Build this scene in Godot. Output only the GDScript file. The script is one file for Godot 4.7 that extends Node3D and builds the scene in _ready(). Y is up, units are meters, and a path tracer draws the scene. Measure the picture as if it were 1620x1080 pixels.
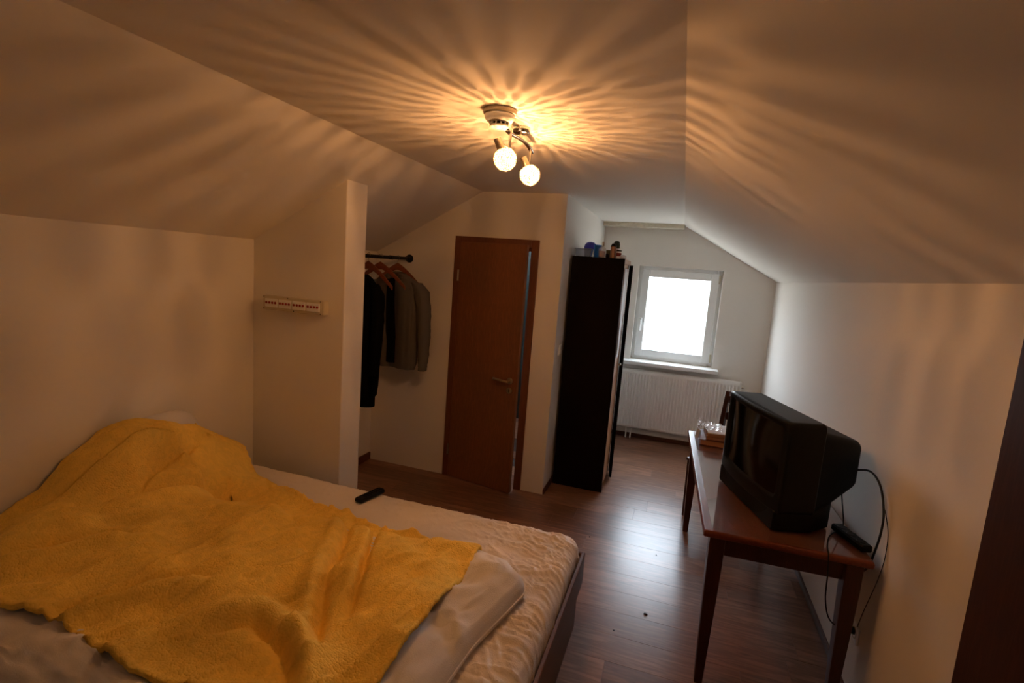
extends Node3D
# An attic bedroom: y up, metres. The far wall is at z = -5.94, the floor at y = 0.

const FAR := -5.94          # far (window) wall
const DOORWALL := -3.935    # wall with the bathroom door
const LEFT := -2.53
const RIGHT := 0.90
const KNEE := 1.865         # top of the low side walls
const TOP := 2.39           # flat ceiling
const CREASE_L := -1.585
const CREASE_R := -0.06
const BACK := 1.3           # wall behind the camera

var M := {}
var T := {}

# ------------------------------------------------------------------ mesh helper
class MB:
	var v := PackedVector3Array()
	var n := PackedVector3Array()
	var idx := PackedInt32Array()

	func tri(a: Vector3, b: Vector3, c: Vector3, hint: Vector3) -> void:
		var nn := (c - a).cross(b - a)
		if nn.length_squared() < 1e-16:
			return
		nn = nn.normalized()
		var s := v.size()
		if nn.dot(hint) < 0.0:
			nn = -nn
			v.append_array([a, c, b])
		else:
			v.append_array([a, b, c])
		n.append_array([nn, nn, nn])
		idx.append_array([s, s + 1, s + 2])

	func poly(p: Array, hint: Vector3) -> void:
		for k in range(1, p.size() - 1):
			tri(p[0], p[k], p[k + 1], hint)

	# box with chamfered edges
	func box(c: Vector3, size: Vector3, bev := 0.0, basis := Basis()) -> void:
		var h := size * 0.5
		bev = minf(bev, minf(h.x, minf(h.y, h.z)) * 0.95)
		if bev <= 0.0:
			for ax in 3:
				for s in [-1.0, 1.0]:
					var o := Vector3(); o[ax] = h[ax] * s
					var e1 := Vector3(); e1[(ax + 1) % 3] = h[(ax + 1) % 3]
					var e2 := Vector3(); e2[(ax + 2) % 3] = h[(ax + 2) % 3]
					poly([c + basis * (o - e1 - e2), c + basis * (o + e1 - e2), c + basis * (o + e1 + e2), c + basis * (o - e1 + e2)], basis * o)
			return
		var pt := func(sx: float, sy: float, sz: float, ax: int) -> Vector3:
			var q := Vector3(sx * (h.x - bev), sy * (h.y - bev), sz * (h.z - bev))
			q[ax] = [sx, sy, sz][ax] * h[ax]
			return c + basis * q
		var sg := [-1.0, 1.0]
		for s in sg:
			poly([pt.call(s, -1., -1., 0), pt.call(s, 1., -1., 0), pt.call(s, 1., 1., 0), pt.call(s, -1., 1., 0)], basis * Vector3(s, 0, 0))
			poly([pt.call(-1., s, -1., 1), pt.call(1., s, -1., 1), pt.call(1., s, 1., 1), pt.call(-1., s, 1., 1)], basis * Vector3(0, s, 0))
			poly([pt.call(-1., -1., s, 2), pt.call(1., -1., s, 2), pt.call(1., 1., s, 2), pt.call(-1., 1., s, 2)], basis * Vector3(0, 0, s))
		for a in sg:
			for b in sg:
				poly([pt.call(a, b, -1., 0), pt.call(a, b, 1., 0), pt.call(a, b, 1., 1), pt.call(a, b, -1., 1)], basis * Vector3(a, b, 0))
				poly([pt.call(a, -1., b, 0), pt.call(a, 1., b, 0), pt.call(a, 1., b, 2), pt.call(a, -1., b, 2)], basis * Vector3(a, 0, b))
				poly([pt.call(-1., a, b, 1), pt.call(1., a, b, 1), pt.call(1., a, b, 2), pt.call(-1., a, b, 2)], basis * Vector3(0, a, b))
				for e in sg:
					tri(pt.call(a, b, e, 0), pt.call(a, b, e, 1), pt.call(a, b, e, 2), basis * Vector3(a, b, e))

	# smooth surface over a grid; closed = first row of u joins the last; hint orients it (zero: outwards from its middle)
	func grid(nu: int, nv: int, f: Callable, closed := false, hint := Vector3.ZERO) -> void:
		var base := v.size()
		var pts := PackedVector3Array()
		var mid := Vector3()
		for j in nv:
			for i in nu:
				var p: Vector3 = f.call(i, j)
				pts.append(p)
				mid += p
		mid /= pts.size()
		var nor := PackedVector3Array()
		nor.resize(pts.size())
		var tris := PackedInt32Array()
		var flow := 0.0
		for j in nv - 1:
			for i in (nu if closed else nu - 1):
				var a := j * nu + i
				var b := j * nu + (i + 1) % nu
				var d := a + nu
				var e := b + nu
				for t in [[a, b, e], [a, e, d]]:
					var pa := pts[t[0]]
					var nn := (pts[t[2]] - pa).cross(pts[t[1]] - pa)
					for k in t:
						nor[k] += nn
					flow += nn.dot(hint if hint != Vector3.ZERO else pa - mid)
					tris.append_array(t)
		var s := -1.0 if flow < 0.0 else 1.0
		for k in pts.size():
			v.append(pts[k])
			n.append((nor[k] * s).normalized() if nor[k].length_squared() > 1e-24 else Vector3.UP)
		for k in range(0, tris.size(), 3):
			if s > 0.0:
				idx.append_array([base + tris[k], base + tris[k + 1], base + tris[k + 2]])
			else:
				idx.append_array([base + tris[k], base + tris[k + 2], base + tris[k + 1]])

	# profile of (radius, height) turned about y, then placed by xf
	func lathe(profile: Array, seg: int, xf := Transform3D()) -> void:
		grid(seg, profile.size(), func(i, j): return xf * Vector3(cos(TAU * i / seg) * profile[j].x, profile[j].y, sin(TAU * i / seg) * profile[j].x), true)

	func rod(a: Vector3, b: Vector3, r0: float, r1: float, seg := 12) -> void:
		var up := (b - a).normalized()
		var side := up.cross(Vector3(0.31, 0.2, 0.93)).normalized()
		var xf := Transform3D(Basis(side, up, side.cross(up)), a)
		var l := (b - a).length()
		lathe([Vector2(0, 0), Vector2(r0 * 0.999, 0), Vector2(r0, 0.0005), Vector2(r1, l - 0.0005), Vector2(r1 * 0.999, l), Vector2(0, l)], seg, xf)

	func tube(points: Array, r: float, seg := 8) -> void:
		var c := Curve3D.new()
		for k in points.size():
			var tan := Vector3()
			if k > 0 and k < points.size() - 1:
				tan = (points[k + 1] - points[k - 1]) / 6.0
			c.add_point(points[k], -tan, tan)
		c.bake_interval = 0.01
		var l := c.get_baked_length()
		var m := maxi(4, int(l / 0.012))
		var side := Vector3()
		var rows := []
		for j in m + 1:
			var p := c.sample_baked(l * j / m, true)
			var q := c.sample_baked(minf(l, l * j / m + 0.003), true)
			var q0 := c.sample_baked(maxf(0.0, l * j / m - 0.003), true)
			var d := (q - q0).normalized()
			if side == Vector3():
				side = d.cross(Vector3(0.31, 0.2, 0.93)).normalized()
			side = (side - d * side.dot(d)).normalized()
			rows.append([p, side, side.cross(d)])
		grid(seg, m + 3, func(i, j):
			var row = rows[clampi(j - 1, 0, m)]
			var rr: float = 0.0 if j == 0 or j == m + 2 else r
			return row[0] + row[1] * (cos(TAU * i / seg) * rr) + row[2] * (sin(TAU * i / seg) * rr), true)

	# loops of equal size joined, closed at both ends
	func loft(loops: Array, cap := true) -> void:
		var nu: int = loops[0].size()
		var all := loops.duplicate()
		if cap:
			for e in [0, -1]:
				var m := Vector3()
				for p in loops[e]:
					m += p
				m /= nu
				var dot := []
				var near := []
				for p in loops[e]:
					dot.append(m)
					near.append(p.lerp(m, 0.012))
				if e == 0:
					all.push_front(near)
					all.push_front(dot)
				else:
					all.push_back(near)
					all.push_back(dot)
		grid(nu, all.size(), func(i, j): return all[j][i], true)

	func mesh() -> ArrayMesh:
		var a := []
		a.resize(Mesh.ARRAY_MAX)
		a[Mesh.ARRAY_VERTEX] = v
		a[Mesh.ARRAY_NORMAL] = n
		a[Mesh.ARRAY_INDEX] = idx
		var m := ArrayMesh.new()
		m.add_surface_from_arrays(Mesh.PRIMITIVE_TRIANGLES, a)
		return m

func rrect(x0: float, x1: float, y0: float, y1: float, r: float, z: float, seg := 5) -> Array:
	var out := []
	var cs := [Vector2(x1 - r, y1 - r), Vector2(x0 + r, y1 - r), Vector2(x0 + r, y0 + r), Vector2(x1 - r, y0 + r)]
	for q in 4:
		for k in seg + 1:
			var a := PI / 2 * (q + float(k) / seg)
			out.append(Vector3(cs[q].x + cos(a) * r, cs[q].y + sin(a) * r, z))
	return out

# ------------------------------------------------------------------ naming helpers
var used := {}
func numbered(called: String) -> String:
	used[called] = used.get(called, 0) + 1
	return called if used[called] == 1 else "%s_%03d" % [called, used[called] - 1]

func tag(o: Node, label: String, category: String, group := "", kind := "") -> void:
	o.set_meta("label", label)
	o.set_meta("category", category)
	if group: o.set_meta("group", group)
	if kind: o.set_meta("kind", kind)

func thing(called: String, label: String, category: String, at := Vector3.ZERO, turn := 0.0, group := "", kind := "") -> Node3D:
	var o := Node3D.new()
	o.name = numbered(called)
	add_child(o)
	o.position = at
	o.rotation.y = turn
	tag(o, label, category, group, kind)
	return o

func part(called: String, mb, material: Material, parent: Node = self, label := "") -> MeshInstance3D:
	var o := MeshInstance3D.new()
	o.name = numbered(called) if parent == self else called
	o.mesh = mb.mesh() if mb is MB else mb
	o.material_override = material
	o.cast_shadow = GeometryInstance3D.SHADOW_CASTING_SETTING_ON
	parent.add_child(o, true)
	if label: o.set_meta("label", label)
	return o

func struct(called: String, mb, material: Material, label: String, category: String) -> MeshInstance3D:
	var o := part(called, mb, material)
	tag(o, label, category, "", "structure")
	return o

# ------------------------------------------------------------------ materials
func noise_tex(seed: int, freq: float, ramp: Array, type := FastNoiseLite.TYPE_SIMPLEX_SMOOTH, octaves := 4, size := 512) -> NoiseTexture2D:
	var f := FastNoiseLite.new()
	f.seed = seed
	f.noise_type = type
	f.frequency = freq
	f.fractal_octaves = octaves
	if type == FastNoiseLite.TYPE_CELLULAR:
		f.fractal_type = FastNoiseLite.FRACTAL_NONE
		f.cellular_return_type = FastNoiseLite.RETURN_DISTANCE
	var t := NoiseTexture2D.new()
	t.width = size
	t.height = size
	t.seamless = true
	t.noise = f
	var g := Gradient.new()
	g.offsets = PackedFloat32Array(range(ramp.size()).map(func(k): return float(k) / (ramp.size() - 1)))
	g.colors = PackedColorArray(ramp)
	t.color_ramp = g
	return t

func mat(called: String, c: Color, rough := 0.6, metal := 0.0, spec := 0.5) -> StandardMaterial3D:
	var m := StandardMaterial3D.new()
	m.resource_name = called
	m.albedo_color = c
	m.roughness = rough
	m.metallic = metal
	m.metallic_specular = spec
	M[called] = m
	return m

func triplanar(m: StandardMaterial3D, scale: Vector3, world := false, offset := Vector3.ZERO) -> StandardMaterial3D:
	m.uv1_triplanar = true
	m.uv1_world_triplanar = world
	m.uv1_scale = scale
	m.uv1_offset = offset
	m.uv1_triplanar_sharpness = 8.0
	return m

func relief(m: StandardMaterial3D, t: Texture2D, cm: float) -> StandardMaterial3D:
	m.heightmap_enabled = true
	m.heightmap_texture = t
	m.heightmap_scale = cm
	return m

func grey(x: float) -> Color:
	return Color(x, x, x)

func make_materials() -> void:
	T.grain = noise_tex(3, 0.012, [grey(0.55), grey(0.8), grey(0.7), grey(1.0), grey(0.85)])
	T.fine = noise_tex(9, 0.03, [grey(0.62), grey(1.0), grey(0.75), grey(0.95)])
	T.plaster = noise_tex(5, 0.03, [grey(0.0), grey(1.0)], FastNoiseLite.TYPE_SIMPLEX_SMOOTH, 5)
	T.fuzz = noise_tex(8, 0.09, [grey(1.0), grey(0.75), grey(0.0)], FastNoiseLite.TYPE_CELLULAR, 1)
	T.weave = noise_tex(12, 0.05, [grey(0.0), grey(1.0)], FastNoiseLite.TYPE_SIMPLEX_SMOOTH, 3)
	T.patches = noise_tex(14, 0.008, [grey(0.93), grey(1.0), grey(0.95), grey(1.0)])
	T.soft = noise_tex(23, 0.02, [grey(0.78), grey(0.97), grey(0.88), grey(1.0), grey(0.93)])
	T.boards = noise_tex(31, 0.012, [grey(0.66), grey(0.93), grey(0.8), grey(1.0), grey(0.88)])
	triplanar(relief(mat("plaster", Color(0.93, 0.91, 0.88), 0.9, 0.0, 0.2), T.plaster, 0.035), Vector3.ONE * 1.6, true)
	triplanar(mat("laminate_base", Color(0.2, 0.12, 0.08), 0.5), Vector3.ONE)
	var tones := [Color(0.60, 0.42, 0.33), Color(0.66, 0.475, 0.375), Color(0.55, 0.38, 0.30), Color(0.63, 0.445, 0.35), Color(0.58, 0.41, 0.33), Color(0.68, 0.49, 0.385)]
	for k in tones.size():
		var m := mat("laminate%d" % k, tones[k], 0.28, 0.0, 0.5)
		m.albedo_texture = T.boards
		triplanar(m, Vector3(0.3, 2.0, 2.5), true, Vector3(k * 0.31, k * 0.17, k * 0.23))
	# woods; grain along y
	for w in [["door_wood", Color(0.54, 0.335, 0.20), 0.42, Vector3(6, 0.5, 6)], ["frame_wood", Color(0.48, 0.27, 0.15), 0.45, Vector3(7, 0.5, 7)], ["wenge", Color(0.085, 0.042, 0.032), 0.6, Vector3(6, 0.5, 6)],
			["panel_wood", Color(0.27, 0.145, 0.10), 0.5, Vector3(7, 0.6, 7)], ["front_wood", Color(0.74, 0.52, 0.35), 0.5, Vector3(5, 0.5, 5)], ["table_wood", Color(0.48, 0.22, 0.12), 0.35, Vector3(7, 7, 0.6)],
			["leg_wood", Color(0.27, 0.11, 0.07), 0.38, Vector3(7, 0.6, 7)], ["bed_wood", Color(0.40, 0.26, 0.185), 0.5, Vector3(7, 7, 0.6)], ["base_wood", Color(0.38, 0.21, 0.13), 0.45, Vector3(1, 6, 1)],
			["hanger_wood", Color(0.55, 0.29, 0.15), 0.4, Vector3(2, 8, 8)], ["beam_wood", Color(0.92, 0.88, 0.78), 0.6, Vector3(0.8, 6, 6)]]:
		var m := mat(w[0], w[1], w[2])
		m.albedo_texture = T.soft
		triplanar(m, w[3])
	M.wenge.metallic_specular = 0.2
	M.panel_wood.metallic_specular = 0.2
	mat("white_plastic", Color(0.95, 0.955, 0.95), 0.3)
	mat("old_plastic", Color(0.80, 0.76, 0.66), 0.4)
	mat("white_enamel", Color(0.93, 0.92, 0.9), 0.35)
	mat("chrome", Color(0.8, 0.79, 0.77), 0.18, 1.0)
	mat("brushed", Color(0.72, 0.67, 0.6), 0.32, 1.0)
	mat("dark_metal", Color(0.10, 0.09, 0.085), 0.45, 0.6)
	mat("black_plastic", Color(0.022, 0.022, 0.022), 0.42, 0.0, 0.35)
	mat("black_soft", Color(0.024, 0.024, 0.024), 0.55, 0.0, 0.3)
	mat("dark_screen", Color(0.045, 0.043, 0.045), 0.12)
	mat("cable", Color(0.03, 0.03, 0.032), 0.5)
	mat("red_dot", Color(0.58, 0.08, 0.05), 0.35)
	mat("hole", Color(0.03, 0.025, 0.02), 0.8)
	triplanar(relief(mat("sheet", Color(0.90, 0.865, 0.84), 0.62, 0.0, 0.4), T.weave, 0.06), Vector3.ONE * 5.0)
	triplanar(relief(mat("duvet", Color(0.88, 0.86, 0.85), 0.7, 0.0, 0.3), T.weave, 0.05), Vector3.ONE * 6.0)
	var y := triplanar(relief(mat("blanket", Color(1.0, 0.84, 0.40), 0.9, 0.0, 0.2), T.fuzz, 0.25), Vector3.ONE * 3.4)
	y.rim_enabled = true
	y.rim = 0.35
	y.rim_tint = 0.8
	y.albedo_texture = T.patches
	triplanar(relief(mat("grey_cloth", Color(0.43, 0.41, 0.395), 0.95, 0.0, 0.15), T.weave, 0.15), Vector3.ONE * 9.0)
	triplanar(relief(mat("lining", Color(0.085, 0.075, 0.07), 0.95, 0.0, 0.15), T.weave, 0.15), Vector3.ONE * 9.0)
	triplanar(relief(mat("black_cloth", Color(0.055, 0.053, 0.055), 0.9, 0.0, 0.15), T.weave, 0.15), Vector3.ONE * 9.0)
	triplanar(mat("teal_tile", Color(0.075, 0.125, 0.125), 0.4), Vector3.ONE)
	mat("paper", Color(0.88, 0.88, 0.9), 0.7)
	mat("paper_warm", Color(0.62, 0.44, 0.32), 0.7)
	mat("brown_card", Color(0.42, 0.20, 0.11), 0.6)
	mat("crumb", Color(0.05, 0.04, 0.035), 0.9)
	mat("blue_plastic", Color(0.12, 0.45, 0.85), 0.3)
	mat("violet_plastic", Color(0.22, 0.22, 0.68), 0.35)
	mat("tan_can", Color(0.62, 0.48, 0.38), 0.3, 0.3)
	mat("green_cap", Color(0.08, 0.16, 0.07), 0.4)
	mat("olive_box", Color(0.34, 0.33, 0.2), 0.6)
	mat("pink_glass", Color(0.62, 0.42, 0.44), 0.1)
	mat("red_label", Color(0.5, 0.05, 0.07), 0.4)
	var g := mat("pane", Color(0.97, 0.985, 1.0, 0.04), 0.0)
	g.transparency = BaseMaterial3D.TRANSPARENCY_ALPHA
	g = mat("tabletop_glass", Color(0.94, 0.97, 0.96, 0.02), 0.02)
	g.transparency = BaseMaterial3D.TRANSPARENCY_ALPHA
	g = mat("film", Color(0.95, 0.96, 1.0, 0.12), 0.08)
	g.transparency = BaseMaterial3D.TRANSPARENCY_ALPHA
	g = mat("blue_clear", Color(0.30, 0.36, 0.62, 0.45), 0.2)
	g.transparency = BaseMaterial3D.TRANSPARENCY_ALPHA
	g = mat("clear_glass", Color(0.8, 0.8, 0.82, 0.35), 0.05)
	g.transparency = BaseMaterial3D.TRANSPARENCY_ALPHA
	g = mat("crystal", Color(0.98, 0.95, 0.9), 0.25)
	g.backlight_enabled = true
	g.backlight = Color(0.9, 0.88, 0.85)
	g = mat("filament", Color(1, 0.9, 0.75), 0.4)
	g.emission_enabled = true
	g.emission = WARM
	g.emission_energy_multiplier = 40.0

const WARM := Color(1.0, 0.71, 0.44)

# ------------------------------------------------------------------ the scene
func _ready() -> void:
	var cam := Camera3D.new()
	cam.name = "camera"
	add_child(cam)
	# rolled and turned a little: right, up and back axes of the lens
	cam.transform = Transform3D(Basis(Vector3(0.94702, 0.07366, -0.3126), Vector3(-0.11249, 0.98776, -0.10803), Vector3(0.30082, 0.13747, 0.94372)).orthonormalized(), Vector3(0, 1.8, 0))
	cam.fov = 66.66
	cam.near = 0.02
	cam.current = true
	var env := Environment.new()
	var sky := Sky.new()
	var sm := ProceduralSkyMaterial.new()
	sm.sky_top_color = Color(0.88, 0.94, 1.0)
	sm.sky_horizon_color = Color(0.93, 0.965, 1.0)
	sm.ground_horizon_color = Color(0.80, 0.83, 0.85)
	sm.ground_bottom_color = Color(0.55, 0.56, 0.55)
	sm.sky_energy_multiplier = 1.0
	sm.sun_angle_max = 0.0
	sky.sky_material = sm
	env.background_mode = Environment.BG_SKY
	env.sky = sky
	env.background_energy_multiplier = SKY
	env.tonemap_mode = Environment.TONE_MAPPER_LINEAR
	env.tonemap_exposure = 1.0
	env.sdfgi_enabled = true
	env.ssao_enabled = true
	env.ssil_enabled = true
	var we := WorldEnvironment.new()
	we.name = "surroundings"
	we.environment = env
	add_child(we)

	make_materials()
	build_shell()
	build_floor()
	build_window()
	build_door()
	build_bed()
	build_table()
	build_television()
	build_wardrobe()
	build_radiator()
	build_chair()
	build_niche()
	build_lamp()
	build_detector()
	build_wall_box()
	build_small_things()

const SKY := 20.0
const LAMP := 0.125
const LAMP_SOFT := 0.195

func slab(a: Vector2, b: Vector2, out: Vector2, z0: float, z1: float) -> MB:
	# a plate along z whose inner face runs from a to b (x, y), thickened outwards
	var m := MB.new()
	var p := [a, b, b + out, a + out]
	var c := Vector3((a.x + b.x + out.x) / 2, (a.y + b.y + out.y) / 2, (z0 + z1) / 2)
	for k in 4:
		var q: Vector2 = p[k]
		var r: Vector2 = p[(k + 1) % 4]
		var f := [Vector3(q.x, q.y, z0), Vector3(r.x, r.y, z0), Vector3(r.x, r.y, z1), Vector3(q.x, q.y, z1)]
		m.poly(f, (f[0] + f[2]) / 2 - c)
	for z in [z0, z1]:
		m.poly(p.map(func(q): return Vector3(q.x, q.y, z)), Vector3(0, 0, z - c.z))
	return m

func span(m: MB, x0: float, x1: float, y0: float, y1: float, z0: float, z1: float, bev := 0.0) -> void:
	m.box(Vector3((x0 + x1) / 2, (y0 + y1) / 2, (z0 + z1) / 2), Vector3(absf(x1 - x0), absf(y1 - y0), absf(z1 - z0)), bev)

const WX0 := -0.485   # window opening
const WX1 := 0.39
const WY0 := 0.90
const WY1 := 1.945
const DX0 := -1.795   # door frame, outside
const DX1 := -1.088
const DTOP := 2.035

func build_shell() -> void:
	var P = M.plaster
	var n := Vector2(0.52, 0.925).normalized() * 0.15
	struct("ceiling", slab(Vector2(CREASE_L, TOP), Vector2(CREASE_R, TOP), Vector2(0, 0.15), FAR - 0.3, BACK + 0.2), P, "flat strip of white plaster ceiling along the middle of the attic room", "ceiling")
	struct("ceiling_left", slab(Vector2(LEFT, KNEE), Vector2(CREASE_L, TOP), Vector2(-n.x, n.y), -5.0, BACK + 0.2), P, "sloping white plaster ceiling above the bed and the clothes niche", "ceiling")
	struct("ceiling_right", slab(Vector2(CREASE_R, TOP), Vector2(RIGHT, KNEE), n, FAR - 0.3, BACK + 0.2), P, "sloping white plaster ceiling above the table and television", "ceiling")
	var m := MB.new()
	span(m, LEFT - 0.2, LEFT, -0.1, KNEE + 0.02, FAR - 0.3, BACK + 0.2)
	struct("wall_left", m, P, "low white plaster wall at the head of the bed", "wall")
	m = MB.new()
	span(m, RIGHT, RIGHT + 0.2, -0.1, KNEE + 0.02, FAR - 0.3, BACK + 0.2)
	struct("wall_right", m, P, "low white plaster wall behind the table with the television", "wall")
	m = MB.new()
	span(m, LEFT - 0.2, RIGHT + 0.2, -0.1, 2.6, BACK, BACK + 0.2)
	struct("wall_back", m, P, "plain white wall behind the viewer", "wall")
	m = MB.new()   # far wall with the window opening and, hidden in the bathroom, a second opening
	span(m, WX1, RIGHT + 0.1, -0.1, 2.6, FAR - 0.25, FAR)
	span(m, WX0, WX1, -0.1, WY0, FAR - 0.25, FAR)
	span(m, WX0, WX1, WY1, 2.6, FAR - 0.25, FAR)
	span(m, -1.05, WX0, -0.1, 2.6, FAR - 0.25, FAR)
	span(m, -1.35, -1.05, -0.1, 1.1, FAR - 0.25, FAR)
	span(m, -1.35, -1.05, 1.6, 2.6, FAR - 0.25, FAR)
	span(m, LEFT - 0.1, -1.35, -0.1, 2.6, FAR - 0.25, FAR)
	struct("wall_far", m, P, "white gable wall around the small bright window", "wall")
	m = MB.new()   # wall with the bathroom door
	span(m, LEFT - 0.05, DX0 + 0.05, 0, 2.5, DOORWALL - 0.1, DOORWALL)
	span(m, DX1 - 0.05, -0.90, 0, 2.5, DOORWALL - 0.1, DOORWALL)
	span(m, DX0 + 0.05, DX1 - 0.05, DTOP - 0.05, 2.5, DOORWALL - 0.1, DOORWALL)
	struct("wall_door", m, P, "white plaster wall around the brown bathroom door", "wall")
	m = MB.new()
	span(m, -1.0, -0.90, 0, 2.5, FAR - 0.05, DOORWALL - 0.1)
	struct("wall_side", m, P, "white plaster side wall behind the tall dark wardrobe", "wall")
	m = MB.new()
	span(m, LEFT - 0.05, -1.867, 0, 2.36, -2.78, -2.58, 0.004)
	struct("wall_partition", m, P, "short white plaster partition wall between the bed and the clothes niche", "wall")
	# bathroom behind the ajar door
	m = MB.new()
	span(m, LEFT - 0.02, -1.40, 0, 2.4, FAR + 0.002, FAR + 0.03)
	struct("wall_bathroom", m, M.teal_tile, "teal tiled bathroom wall seen through the gap of the ajar door", "wall")
	m = MB.new()
	span(m, LEFT - 0.1, CREASE_L, TOP, TOP + 0.1, FAR - 0.1, -4.95)
	struct("ceiling_bathroom", m, P, "white ceiling of the bathroom behind the ajar door", "ceiling")
	# baseboards
	for b in [["baseboard_right", [RIGHT - 0.014, RIGHT, 0.006, 0.05, FAR, BACK], "low brown baseboard along the wall under the table"], ["baseboard_far", [-0.9, RIGHT - 0.014, 0.006, 0.05, FAR, FAR + 0.014], "low brown baseboard under the radiator"],
			["baseboard_left", [LEFT, LEFT + 0.016, 0.006, 0.075, -3.93, -2.79], "brown baseboard at the left side of the clothes niche"], ["baseboard_side", [-0.9, -0.886, 0.006, 0.05, FAR + 0.014, DOORWALL], "brown baseboard at the foot of the wall behind the wardrobe"]]:
		m = MB.new()
		var q = b[1]
		span(m, q[0], q[1], q[2], q[3], q[4], q[5], 0.004)
		struct(b[0], m, M.base_wood, b[2], "baseboard")
	m = MB.new()
	span(m, -0.9, CREASE_R + 0.005, 2.345, 2.40, FAR + 0.002, FAR + 0.17, 0.004)
	struct("trim_1", m, M.beam_wood, "pale wooden batten under the ceiling above the window", "trim")

func build_floor() -> void:
	var m := MB.new()
	span(m, LEFT - 0.2, RIGHT + 0.2, -0.15, -0.002, FAR - 0.3, BACK + 0.2)
	var fl := struct("floor", m, M.laminate_base, "dark reddish brown laminate floor of wide planks", "floor")
	var rng := RandomNumberGenerator.new()
	rng.seed = 41
	var w := 0.192
	var length := 1.285
	var meshes := {}
	var row := 0
	var z := FAR
	while z < -0.6:
		var x := LEFT - rng.randf() * length
		while x < RIGHT:
			var x0 := maxf(x, LEFT)
			var x1 := minf(x + length, RIGHT)
			if x1 - x0 > 0.05 and not (x1 < -0.95 and z < -4.3) and not (x1 < -0.75 and z > -2.3):
				var l := snappedf(x1 - x0, 0.001)
				if not meshes.has(l):
					var b := MB.new()
					b.box(Vector3(0, 0, 0), Vector3(l - 0.0005, 0.01, w - 0.0005), 0.0006)
					meshes[l] = b.mesh()
				var o := part("plank", meshes[l], M["laminate%d" % rng.randi_range(0, 5)], fl)
				o.position = Vector3((x0 + x1) / 2, 0.0, z + w / 2)
			x += length
		z += w
		row += 1

func build_window() -> void:
	var o := thing("window_1", "small white framed window with bright daylight above the radiator", "window", Vector3(0, 0, FAR - 0.12), 0, "", "structure")
	var W = M.white_plastic
	# fixed frame 5 cm wide
	for r in [[WX0, WX0 + 0.05, WY0, WY1], [WX1 - 0.05, WX1, WY0, WY1], [WX0 + 0.05, WX1 - 0.05, WY0, WY0 + 0.05], [WX0 + 0.05, WX1 - 0.05, WY1 - 0.05, WY1]]:
		var m := MB.new()
		span(m, r[0], r[1], r[2], r[3], -0.03, 0.035, 0.004)
		part("frame", m, W, o)
	# sash: stiles and rails, proud of the frame
	var x0 := WX0 + 0.035
	var x1 := WX1 - 0.035
	var y0 := WY0 + 0.035
	var y1 := WY1 - 0.035
	var sw := 0.082
	for r in [[x0, x0 + sw, y0, y1], [x1 - sw, x1, y0, y1], [x0 + sw, x1 - sw, y0, y0 + sw], [x0 + sw, x1 - sw, y1 - sw, y1]]:
		var m := MB.new()
		span(m, r[0], r[1], r[2], r[3], -0.02, 0.055, 0.006)
		part("sash", m, W, o)
	var g := MB.new()
	g.poly([Vector3(x0 + sw - 0.01, y0 + sw - 0.01, 0.01), Vector3(x1 - sw + 0.01, y0 + sw - 0.01, 0.01), Vector3(x1 - sw + 0.01, y1 - sw + 0.01, 0.01), Vector3(x0 + sw - 0.01, y1 - sw + 0.01, 0.01)], Vector3(0, 0, 1))
	part("pane", g, M.pane, o)
	var h := MB.new()
	span(h, x0 + 0.02, x0 + 0.05, 1.30, 1.37, 0.055, 0.067, 0.004)
	h.rod(Vector3(x0 + 0.035, 1.335, 0.06), Vector3(x0 + 0.035, 1.335, 0.10), 0.009, 0.009)
	span(h, x0 + 0.024, x0 + 0.046, 1.225, 1.35, 0.092, 0.108, 0.006)
	part("handle", h, W, o, "white window handle")
	for yy in [y0 + 0.06, y1 - 0.06]:
		var c := MB.new()
		c.rod(Vector3(x1 + 0.008, yy - 0.045, 0.06), Vector3(x1 + 0.008, yy + 0.045, 0.06), 0.009, 0.009)
		part("hinge", c, M.old_plastic, o)
	var s := MB.new()
	span(s, WX0 - 0.075, WX1 + 0.06, WY0 - 0.045, WY0 - 0.002, 0.03, 0.12 + 0.14, 0.006)
	part("window_sill", s, W, o, "white projecting window sill")

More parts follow.
